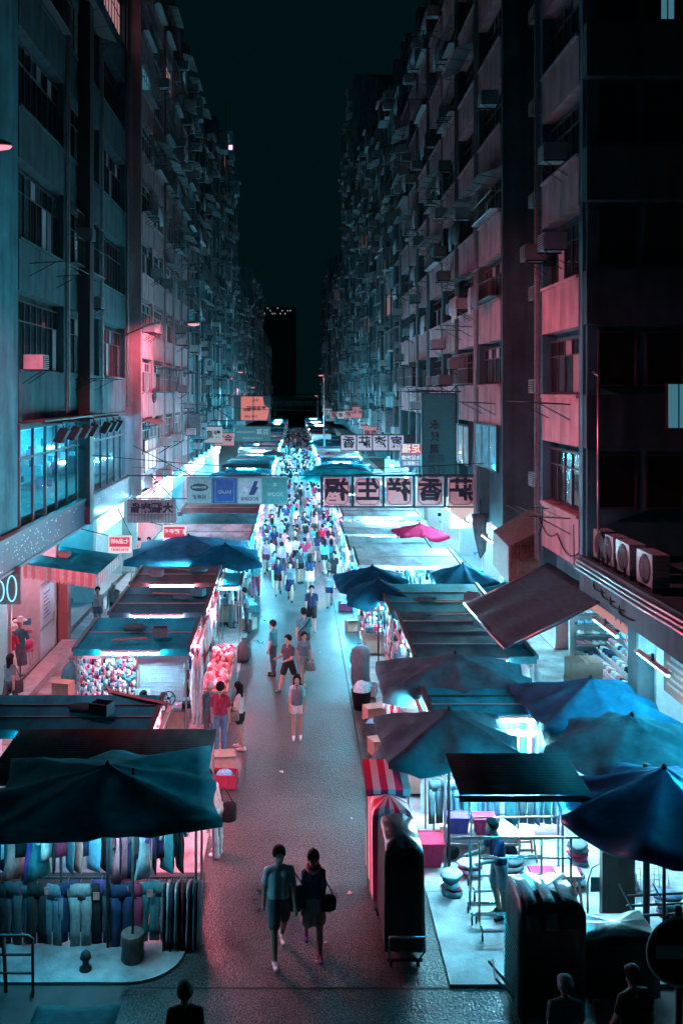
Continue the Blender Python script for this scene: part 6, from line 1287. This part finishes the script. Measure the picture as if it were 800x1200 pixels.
# red price signs
RED = emit('red_sign', (.95, .05, .15), .9); RW = emit('red_sign_white', (1.0, .85, .9), 1.1)
for (x0, x1, y0, y1, d, a_, b_, lab) in ((191, 218, 616, 638, 37, '訂購更多', '11202021', 'red and white lit price sign above the blue tent'), (127, 154, 628, 648, 33, '七品8折', '878038087', 'red lit sign with white digits above the pavement walkers')):
    t, W, H = hanging(lab, x0, x1, y0, y1, d); b = MB(); b.box(-W / 2, W / 2, 0, .1, 0, H); obj('board', b.mesh('board', RW), t); b = MB(); b.box(-W / 2 + .05, W / 2 - .05, -.012, -.001, H * .36, H - .05); pn = obj('heading', b.mesh('heading', RED), t)
    glyph(pn, a_, W / 4.3, RW, (0, -.02, H * .67), .02); glyph(t, b_, W / 6, RED, (0, -.008, H * .18), .02)
    b = MB(); b.tube([(-W / 2, .05, H), (-W / 2 - 1.2, .05, H + .3)], .02, 5); b.tube([(W / 2, .05, H), (W / 2 - .5, .05, H + 1.0)], .015, 5); obj('bracket', b.mesh('bracket', SF), t)
# orange billboard + green sign
t, W, H = hanging('orange lit billboard with dark lines of text on a steel frame', 274, 317, 464, 493, 75)
b = MB(); b.box(-W / 2, W / 2, .02, .2, 0, H); obj('board', b.mesh('board', mat('billboard_back', (.06, .12, .13), .5)), t)
b = MB(); xa, xb = -W / 2 + .6, W / 2 - .1; b._add([(xa, 0, .05), (xb - .2, 0, .05), (xb, 0, 1.0), (xb - .45, 0, 1.35), (xb - .55, 0, H - .05), (xa, 0, H - .05)] , [(0, 1, 2, 3, 4, 5)]); b._add([(xa, .018, .05), (xb - .2, .018, .05), (xb, .018, 1.0), (xb - .45, .018, 1.35), (xb - .55, .018, H - .05), (xa, .018, H - .05)], [(5, 4, 3, 2, 1, 0)]); pn = obj('poster', b.mesh('poster', emit('billboard_orange', (1.0, .28, .24), .75)), t)
glyph(pn, '專業眼鏡', .42, INK, (.35, -.01, 1.0), .02); glyph(pn, '配鏡', .3, INK, (-.45, -.01, .9), .01); glyph(pn, '中心', .3, INK, (.25, -.01, 1.7), .01); glyph(pn, '2388 6688', .26, INK, (-.1, -.01, .35), .01)
b = MB(); b.box(xa + 1.0, xa + 1.06, -.03, .0, 0, H); b.tube([(-W / 2 - 3, .1, H), (W / 2, .1, H)], .04, 5); b.tube([(-W / 2 - 3, .1, 0), (W / 2, .1, 0)], .04, 5); b.tube([(-W / 2 - 3, .1, 0), (-W / 2, .1, H)], .03, 5); b.tube([(-W / 2 - 3, .1, H), (-W / 2, .1, 0)], .03, 5); obj('bracket', b.mesh('bracket', SF), t)
t, W, H = hanging('green hanging sign with pale lettering below the orange billboard', 275, 317, 500, 517, 70)
b = MB(); b.box(-W / 2, W / 2, 0, .15, 0, H); obj('board', b.mesh('board', mat('green_board', (.07, .23, .23), .4)), t); PL = mat('pale_letters', (.5, .6, .62), .5); glyph(t, '百萬', .5, PL, (W / 2 - .62, -.01, H * .62), .01); glyph(t, 'COUPONVISION', .2, PL, (-.5, -.01, H * .62), .0); glyph(t, '2F EYE TEST CENTRE', .17, PL, (0, -.01, H * .2), .0)
b = MB(); b.tube([(-W / 2 - 3, .1, H + .05), (W / 2, .1, H + .05)], .03, 5); obj('bracket', b.mesh('bracket', SF), t)
# extra lit shop signs along both facades
rs = random.Random(14)
for k in range(26):
    side = 1 if k % 2 else -1; d = 64 + k * 4.2; xf = 7.0 if side > 0 else 7.5; out = rs.uniform(.9, 2.0); H = rs.uniform(.6, 1.4); z = rs.uniform(3.7, 6.6)
    tone = rs.choice(['white lit', 'cyan lit', 'rose lit', 'dark'])
    t = thing('projecting_sign', '%s projecting sign past the %s, %s' % (nth(k // 2 + 1), 'five panel sign' if side > 0 else 'logo board', tone), 'sign', (side * (xf - .1), d, z), 0, 'projecting signs along the lane')
    m = {'w': emit('dim_white_sign', (.7, .85, 1.0), .5), 'c': emit('dim_cyan_sign', (.15, .6, .9), .5), 'r': emit('dim_rose_sign', (1.0, .45, .55), .5), 'd': mat('teal_board', (.03, .24, .25), .45)}[tone[0]]
    x0, x1 = (-out, 0) if side > 0 else (0, out); b = MB(); b.box(x0, x1, 0, .14, 0, H); obj('board', b.mesh('board', m), t)
    b = MB(); b.box(x0 - .04, x1 + .04, -.02, .16, H, H + .06); b.box(x0 - .04, x1 + .04, -.02, .16, -.06, 0); obj('frame', b.mesh('frame', SF), t); glyph(t, rs.choice(['藥房', '金飾', '髮廊', '時裝', '涼茶', '麵家']), out * .45, INK, ((x0 + x1) / 2, -.01, H / 2), .02)
# no entry sign
t = thing('no_entry_sign', 'round no-entry traffic sign with white bar, dimly lit', 'traffic sign', at(797, 1115, 9.4)); b = MB(); n = 32
b._add([(.36 * math.cos(2 * PI * k / n), -.01, .36 * math.sin(2 * PI * k / n)) for k in range(n)] + [(.36 * math.cos(2 * PI * k / n), .01, .36 * math.sin(2 * PI * k / n)) for k in range(n)], [tuple(range(n)), tuple(range(2 * n - 1, n - 1, -1))] + [(k, (k + 1) % n, n + (k + 1) % n, n + k) for k in range(n)]); obj('disc', b.mesh('disc', mat('sign_dark_red', (.6, .03, .07), .5)), t)
b = MB(); b.box(-.27, .27, -.018, -.011, -.065, .065); obj('bar', b.mesh('bar', mat('sign_white', (.82, .84, .85), .5)), t)
b = MB(); b.tube([(.36 * math.cos(2 * PI * k / n), -.012, .36 * math.sin(2 * PI * k / n)) for k in range(n + 1)], .012, 5); obj('rim', b.mesh('rim', mat('sign_white', (.82, .84, .85), .5)), t)
z = t.location.z; b = MB(); b.tube([(0, .05, -z), (0, .05, .45)], .04, 8); obj('post', b.mesh('post', IRON), t)

# ================================================================== street lamps
def street_lamp(label, p, wall, power, post=False, aim=(0, 0, -1), cone=164):
    t = thing('street_lamp', label, 'street lamp', p)
    dx = wall - p[0]; b = MB()
    if post: b.tube([(.35, 0, -p[2]), (.35, 0, -.3), (.3, 0, .05), (.1, 0, .12)], [.09, .06, .05, .04], 7)
    else: b.tube([(dx, 0, -.5), (dx * .6, 0, .05), (dx * .25, 0, .16), (.0, 0, .12)], .04, 6)
    obj('arm', b.mesh('arm', STEEL), t)
    b = MB(); b.rings([(0, 0, .02, .32, .15), (0, 0, .08, .30, .14), (0, 0, .16, .12, .07), (0, 0, .18, .03, .03)], 14); obj('housing', b.mesh('housing', STEEL), t)
    b = MB(); b.rings([(0, 0, -.07, .10, .05), (0, 0, -.04, .24, .11), (0, 0, .01, .29, .13)], 14); obj('lens', b.mesh('lens', emit('lamp_lens', (1.0, .22, .30), 2.4)), t)
    L = bpy.data.lights.new('bulb', 'SPOT'); L.energy = power; L.spot_size = cone * PI / 180; L.spot_blend = .45; L.color = PINK; L.shadow_soft_size = .14; lo = bpy.data.objects.new('bulb', L); C.objects.link(lo); lo.parent = t; lo.location = (0, 0, -.22); lo.rotation_euler = Vector(aim).to_track_quat('-Z', 'Y').to_euler()
PW_ = 1.0
street_lamp('pink glowing street lamp on an arm from the blank wing', (-6.81, 20.6, 14.55), -8.15, 9000, False, (.5, .45, -.74), 104)
street_lamp('pink glowing street lamp on an arm above the pink-lit tenement', (-4.9, 42.9, 12.17), -8.15, 3400, False, (-.35, .4, -.85), 144)
street_lamp('pink street lamp over the orange billboard', (-6.3, 101.8, 11.2), -7.4, 1400)
street_lamp('smaller pink street lamp farther past the orange billboard', (-6.2, 129, 9.6), -7.3, 1000)
street_lamp('pink street lamp on a slim tall post far down the lane', (2.9, 105, 10.9), 3, 700, True)
street_lamp('pink street lamp on a post beyond the white van', (4.2, 190, 8.2), 4, 600, True)
# ================================================================== far end: van, footbridge, lit houses on the hill, roof hut
t = thing('white_van', 'white box van parked far down the lane among the roofs', 'van', (2.4, 118, 0))
b = MB(); b.box(-.2, 2.2, 0, 5, .5, 3.4); obj('box_body', b.mesh('box_body', mat('van_white', (.6, .6, .62), .4)), t); b = MB(); b.box(.0, 2.0, -1.5, -.01, .5, 2.4); obj('cab', b.mesh('cab', mat('van_white', (.6, .6, .62), .4)), t)
b = MB(); b.box(.1, 1.9, -1.52, -1.501, 1.5, 2.2); obj('windscreen', b.mesh('windscreen', GL_DARK), t)
for x in (.1, 1.9):
    for y in (-.8, 3.8): b = MB(); b.tube([(x - .1, y, .42), (x + .1, y, .42)], .42, 14); obj('wheel', b.mesh('wheel', BLACK), t)
t = thing('footbridge', 'pale covered footbridge closing the far end of the lane', 'footbridge', (0, 238, 0))
b = MB(); b.box(-16, 16, 0, 4, 5.2, 5.6); obj('deck', b.mesh('deck', PLASTER), t); b = MB(); b.box(-16, 16, -.1, 0, 5.65, 6.7); obj('parapet', b.mesh('parapet', PLASTER), t); b = MB(); b.box(-16, 16, -.3, 4.3, 8.2, 8.5); obj('roof', b.mesh('roof', PLASTER3), t)
for x in (-5.6, 5.6): b = MB(); b.box(x - .4, x + .4, 1, 3, 0, 5.2); obj('pier', b.mesh('pier', PLASTER), t)
t = thing('distant_tower', 'dim distant apartment slab with a few lit top-floor windows closing the view', 'building', (-7, 430, 0)); rh = random.Random(6)
b = MB(); b.box(-11, 7, 0, 14, 0, 50); obj('wall', b.mesh('wall', DARKWALL), t)
for k in range(13):
    x = -10.6 + k * 1.2 + rh.uniform(-.2, .2); z = 46.5 + rh.choice([0, 0, 1.4, 2.6]); b = MB(); b.box(x, x + .5, -.1, -.01, z, z + .55); obj('window', b.mesh('window', emit('far_window', (.7, .85, .9), .5)), t)
t = thing('roof_hut', 'small hut with purple and blue lit windows on the tenement roof', 'hut', (-7.9, 100, 35.5)); b = MB(); b.box(-1.5, .9, 0, 3, 0, 2.6); obj('wall', b.mesh('wall', DARKWALL), t)
for k, (x, z, c) in enumerate(((-.9, 1.5, (.2, .4, 1)), (-.1, 1.4, (.6, .6, 1)), (.3, .5, (.9, .5, .8)))): b = MB(); b.box(x, x + .5, -.05, -.01, z, z + .5); obj('window', b.mesh('window', emit('hut_%d' % k, c, 2.5)), t)
b = MB(); b.tube([(0, 1, 2.6), (0, 1, 6)], .05, 5); obj('mast', b.mesh('mast', IRON), t)
# ================================================================== small things
t = thing('fan_outlet', 'round dark exhaust fan hole in the pink-lit parapet', 'vent', (at(185, 463, 47).x + .0, 47.0, 8.75)); t.location.x = -7.45
b = MB(); b.tube([(.02, .36 * math.cos(a * PI / 10), .36 * math.sin(a * PI / 10)) for a in range(21)], .05, 6); obj('ring', b.mesh('ring', IRON), t); b = MB(); b._add([(.03, .34 * math.cos(a * PI / 10), .34 * math.sin(a * PI / 10)) for a in range(20)], [tuple(range(20))]); obj('mesh_cover', b.mesh('mesh_cover', BLACK), t)
t = thing('lean_to', 'rusty ribbed metal lean-to box under the corner block', 'lean-to', (6.2, 26.2, 0)); b = MB(); b.hexa([(0, 0, 3.3), (1.4, 0, 3.3), (1.4, 3, 3.3), (.2, 3, 3.3), (0, 0, 4.4), (1.4, 0, 5.1), (1.4, 3, 5.1), (.2, 3, 4.4)]); obj('box', b.mesh('box', RUST), t)
obj('ribs', corrugated(.0, 1.38, -.03, -.01, 3.3, 4.45, 0, 2, .0).mesh('ribs', RUST), t)
for k in range(14): b = MB(); x = .05 + k * .1; b.box(x, x + .03, -.035, -.004, 3.3, 4.4 + .48 * x); obj('rib', b.mesh('rib', RUST), t)
t = thing('hanging_canvas', 'bunched grey canvas hanging at the end of the five panel sign', 'canvas', (6.9, 33.6, 0))
b = MB(); b.rings([(0, 0, 2.7, .03, .05), (.05, 0, 2.95, .13, .12, 1), (0, 0, 3.4, .2, .16, 2), (-.05, 0, 4.0, .24, .18, 3), (0, 0, 4.35, .3, .2)], 20, 0, True, .2, 7); obj('canvas', b.mesh('canvas', cloth('charcoal')), t); b = MB(); b.tube([(0, 0, 4.3), (0, 0, 4.9)], .03, 5); obj('cord', b.mesh('cord', BLACK), t)
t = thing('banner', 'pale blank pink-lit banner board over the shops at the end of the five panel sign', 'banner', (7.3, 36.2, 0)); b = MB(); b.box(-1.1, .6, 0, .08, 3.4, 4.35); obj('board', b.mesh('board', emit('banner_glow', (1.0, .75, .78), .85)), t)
t = thing('hand_trolley', 'black tubular trolley frame at the pavement end by the hanging jeans', 'trolley', (at(0, 1165, 13.6).x - .2, 13.2, .0)); b = MB()
b.tube([(0, 0, .05), (0, 0, .85), (.08, 0, .9), (.75, 0, .9), (.82, 0, .85), (.82, 0, .05)], .022, 6)
for z in (.35, .62): b.tube([(0, 0, z), (.82, 0, z)], .018, 6)
b.tube([(.42, .02, .05), (.38, .02, .9)], .03, 6); obj('frame', b.mesh('frame', IRON), t)
for x in (0, .82): b = MB(); b.tube([(x - .02, 0, .05), (x + .02, 0, .05)], .05, 10); obj('caster', b.mesh('caster', BLACK), t)
t = thing('bollard', 'small dark round-topped bollard on the pale concrete pad', 'bollard', (at(98, 1165, 13.6).x, 13.75, .05)); b = MB(); b.rings([(0, 0, 0, .1, .1), (0, 0, .04, .09, .09), (0, 0, .06, .05, .05), (0, 0, .14, .05, .05), (0, 0, .18, .09, .09), (0, 0, .25, .07, .07), (0, 0, .29, .02, .02)], 12); obj('body', b.mesh('body', IRON), t)
t = thing('handcart', 'low handcart under a pale tarp in the dark crossing', 'cart', (at(90, 1195, 11.8).x, 11.5, 0)); b = MB(); b.grid(lambda u, v: (-.55 + 1.1 * u, -.4 + .8 * v, .75 + .08 * math.sin(PI * u) * math.sin(PI * v) + .02 * math.sin(9 * u)), 10, 6, 0, True, .03); obj('tarp', b.mesh('tarp', tarp('grey')), t); b = MB(); b.box(-.5, .5, -.35, .35, .25, .72); obj('body', b.mesh('body', IRON), t)
for x in (-.4, .4): b = MB(); b.tube([(x - .03, 0, .15), (x + .03, 0, .15)], .15, 12); obj('wheel', b.mesh('wheel', BLACK), t)
rl = random.Random(2)
for k, (px, py) in enumerate(((395, 1046), (383, 1105), (410, 1048), (375, 765), (372, 1128), (330, 905), (412, 960))):
    q = g0(px, py); b = MB(); s = .03 + .02 * (k % 3); b._add([(-s, 0, .004), (0, -s * .6, .02), (s, .01, .006), (.01, s, .022), (0, 0, .035)], [(0, 1, 4), (1, 2, 4), (2, 3, 4), (3, 0, 4)]); tag(obj('litter', b.mesh('litter', cloth('white')), None, (q.x, q.y, .006), rl.uniform(0, 3)), 'crumpled white paper scrap on the lane asphalt', 'litter', 'paper scraps')
# cables across the lane
for k, (d, z0, z1) in enumerate(((33, 6.6, 6.3), (41, 5.5, 5.4), (58, 8.2, 8.0), (76, 8.8, 8.7))):
    b = MB(); b.tube([(-7.5 + 14.5 * u / 12, d, z0 + (z1 - z0) * u / 12 - .35 * math.sin(PI * u / 12)) for u in range(13)], .014, 4); tag(obj('overhead_cable', b.mesh('overhead_cable', BLACK)), 'thin black cable strung across the lane ' + ['in front of the five panel sign', 'behind the logo board', 'before the far white panel sign', 'level with the orange billboard'][k], 'cable')
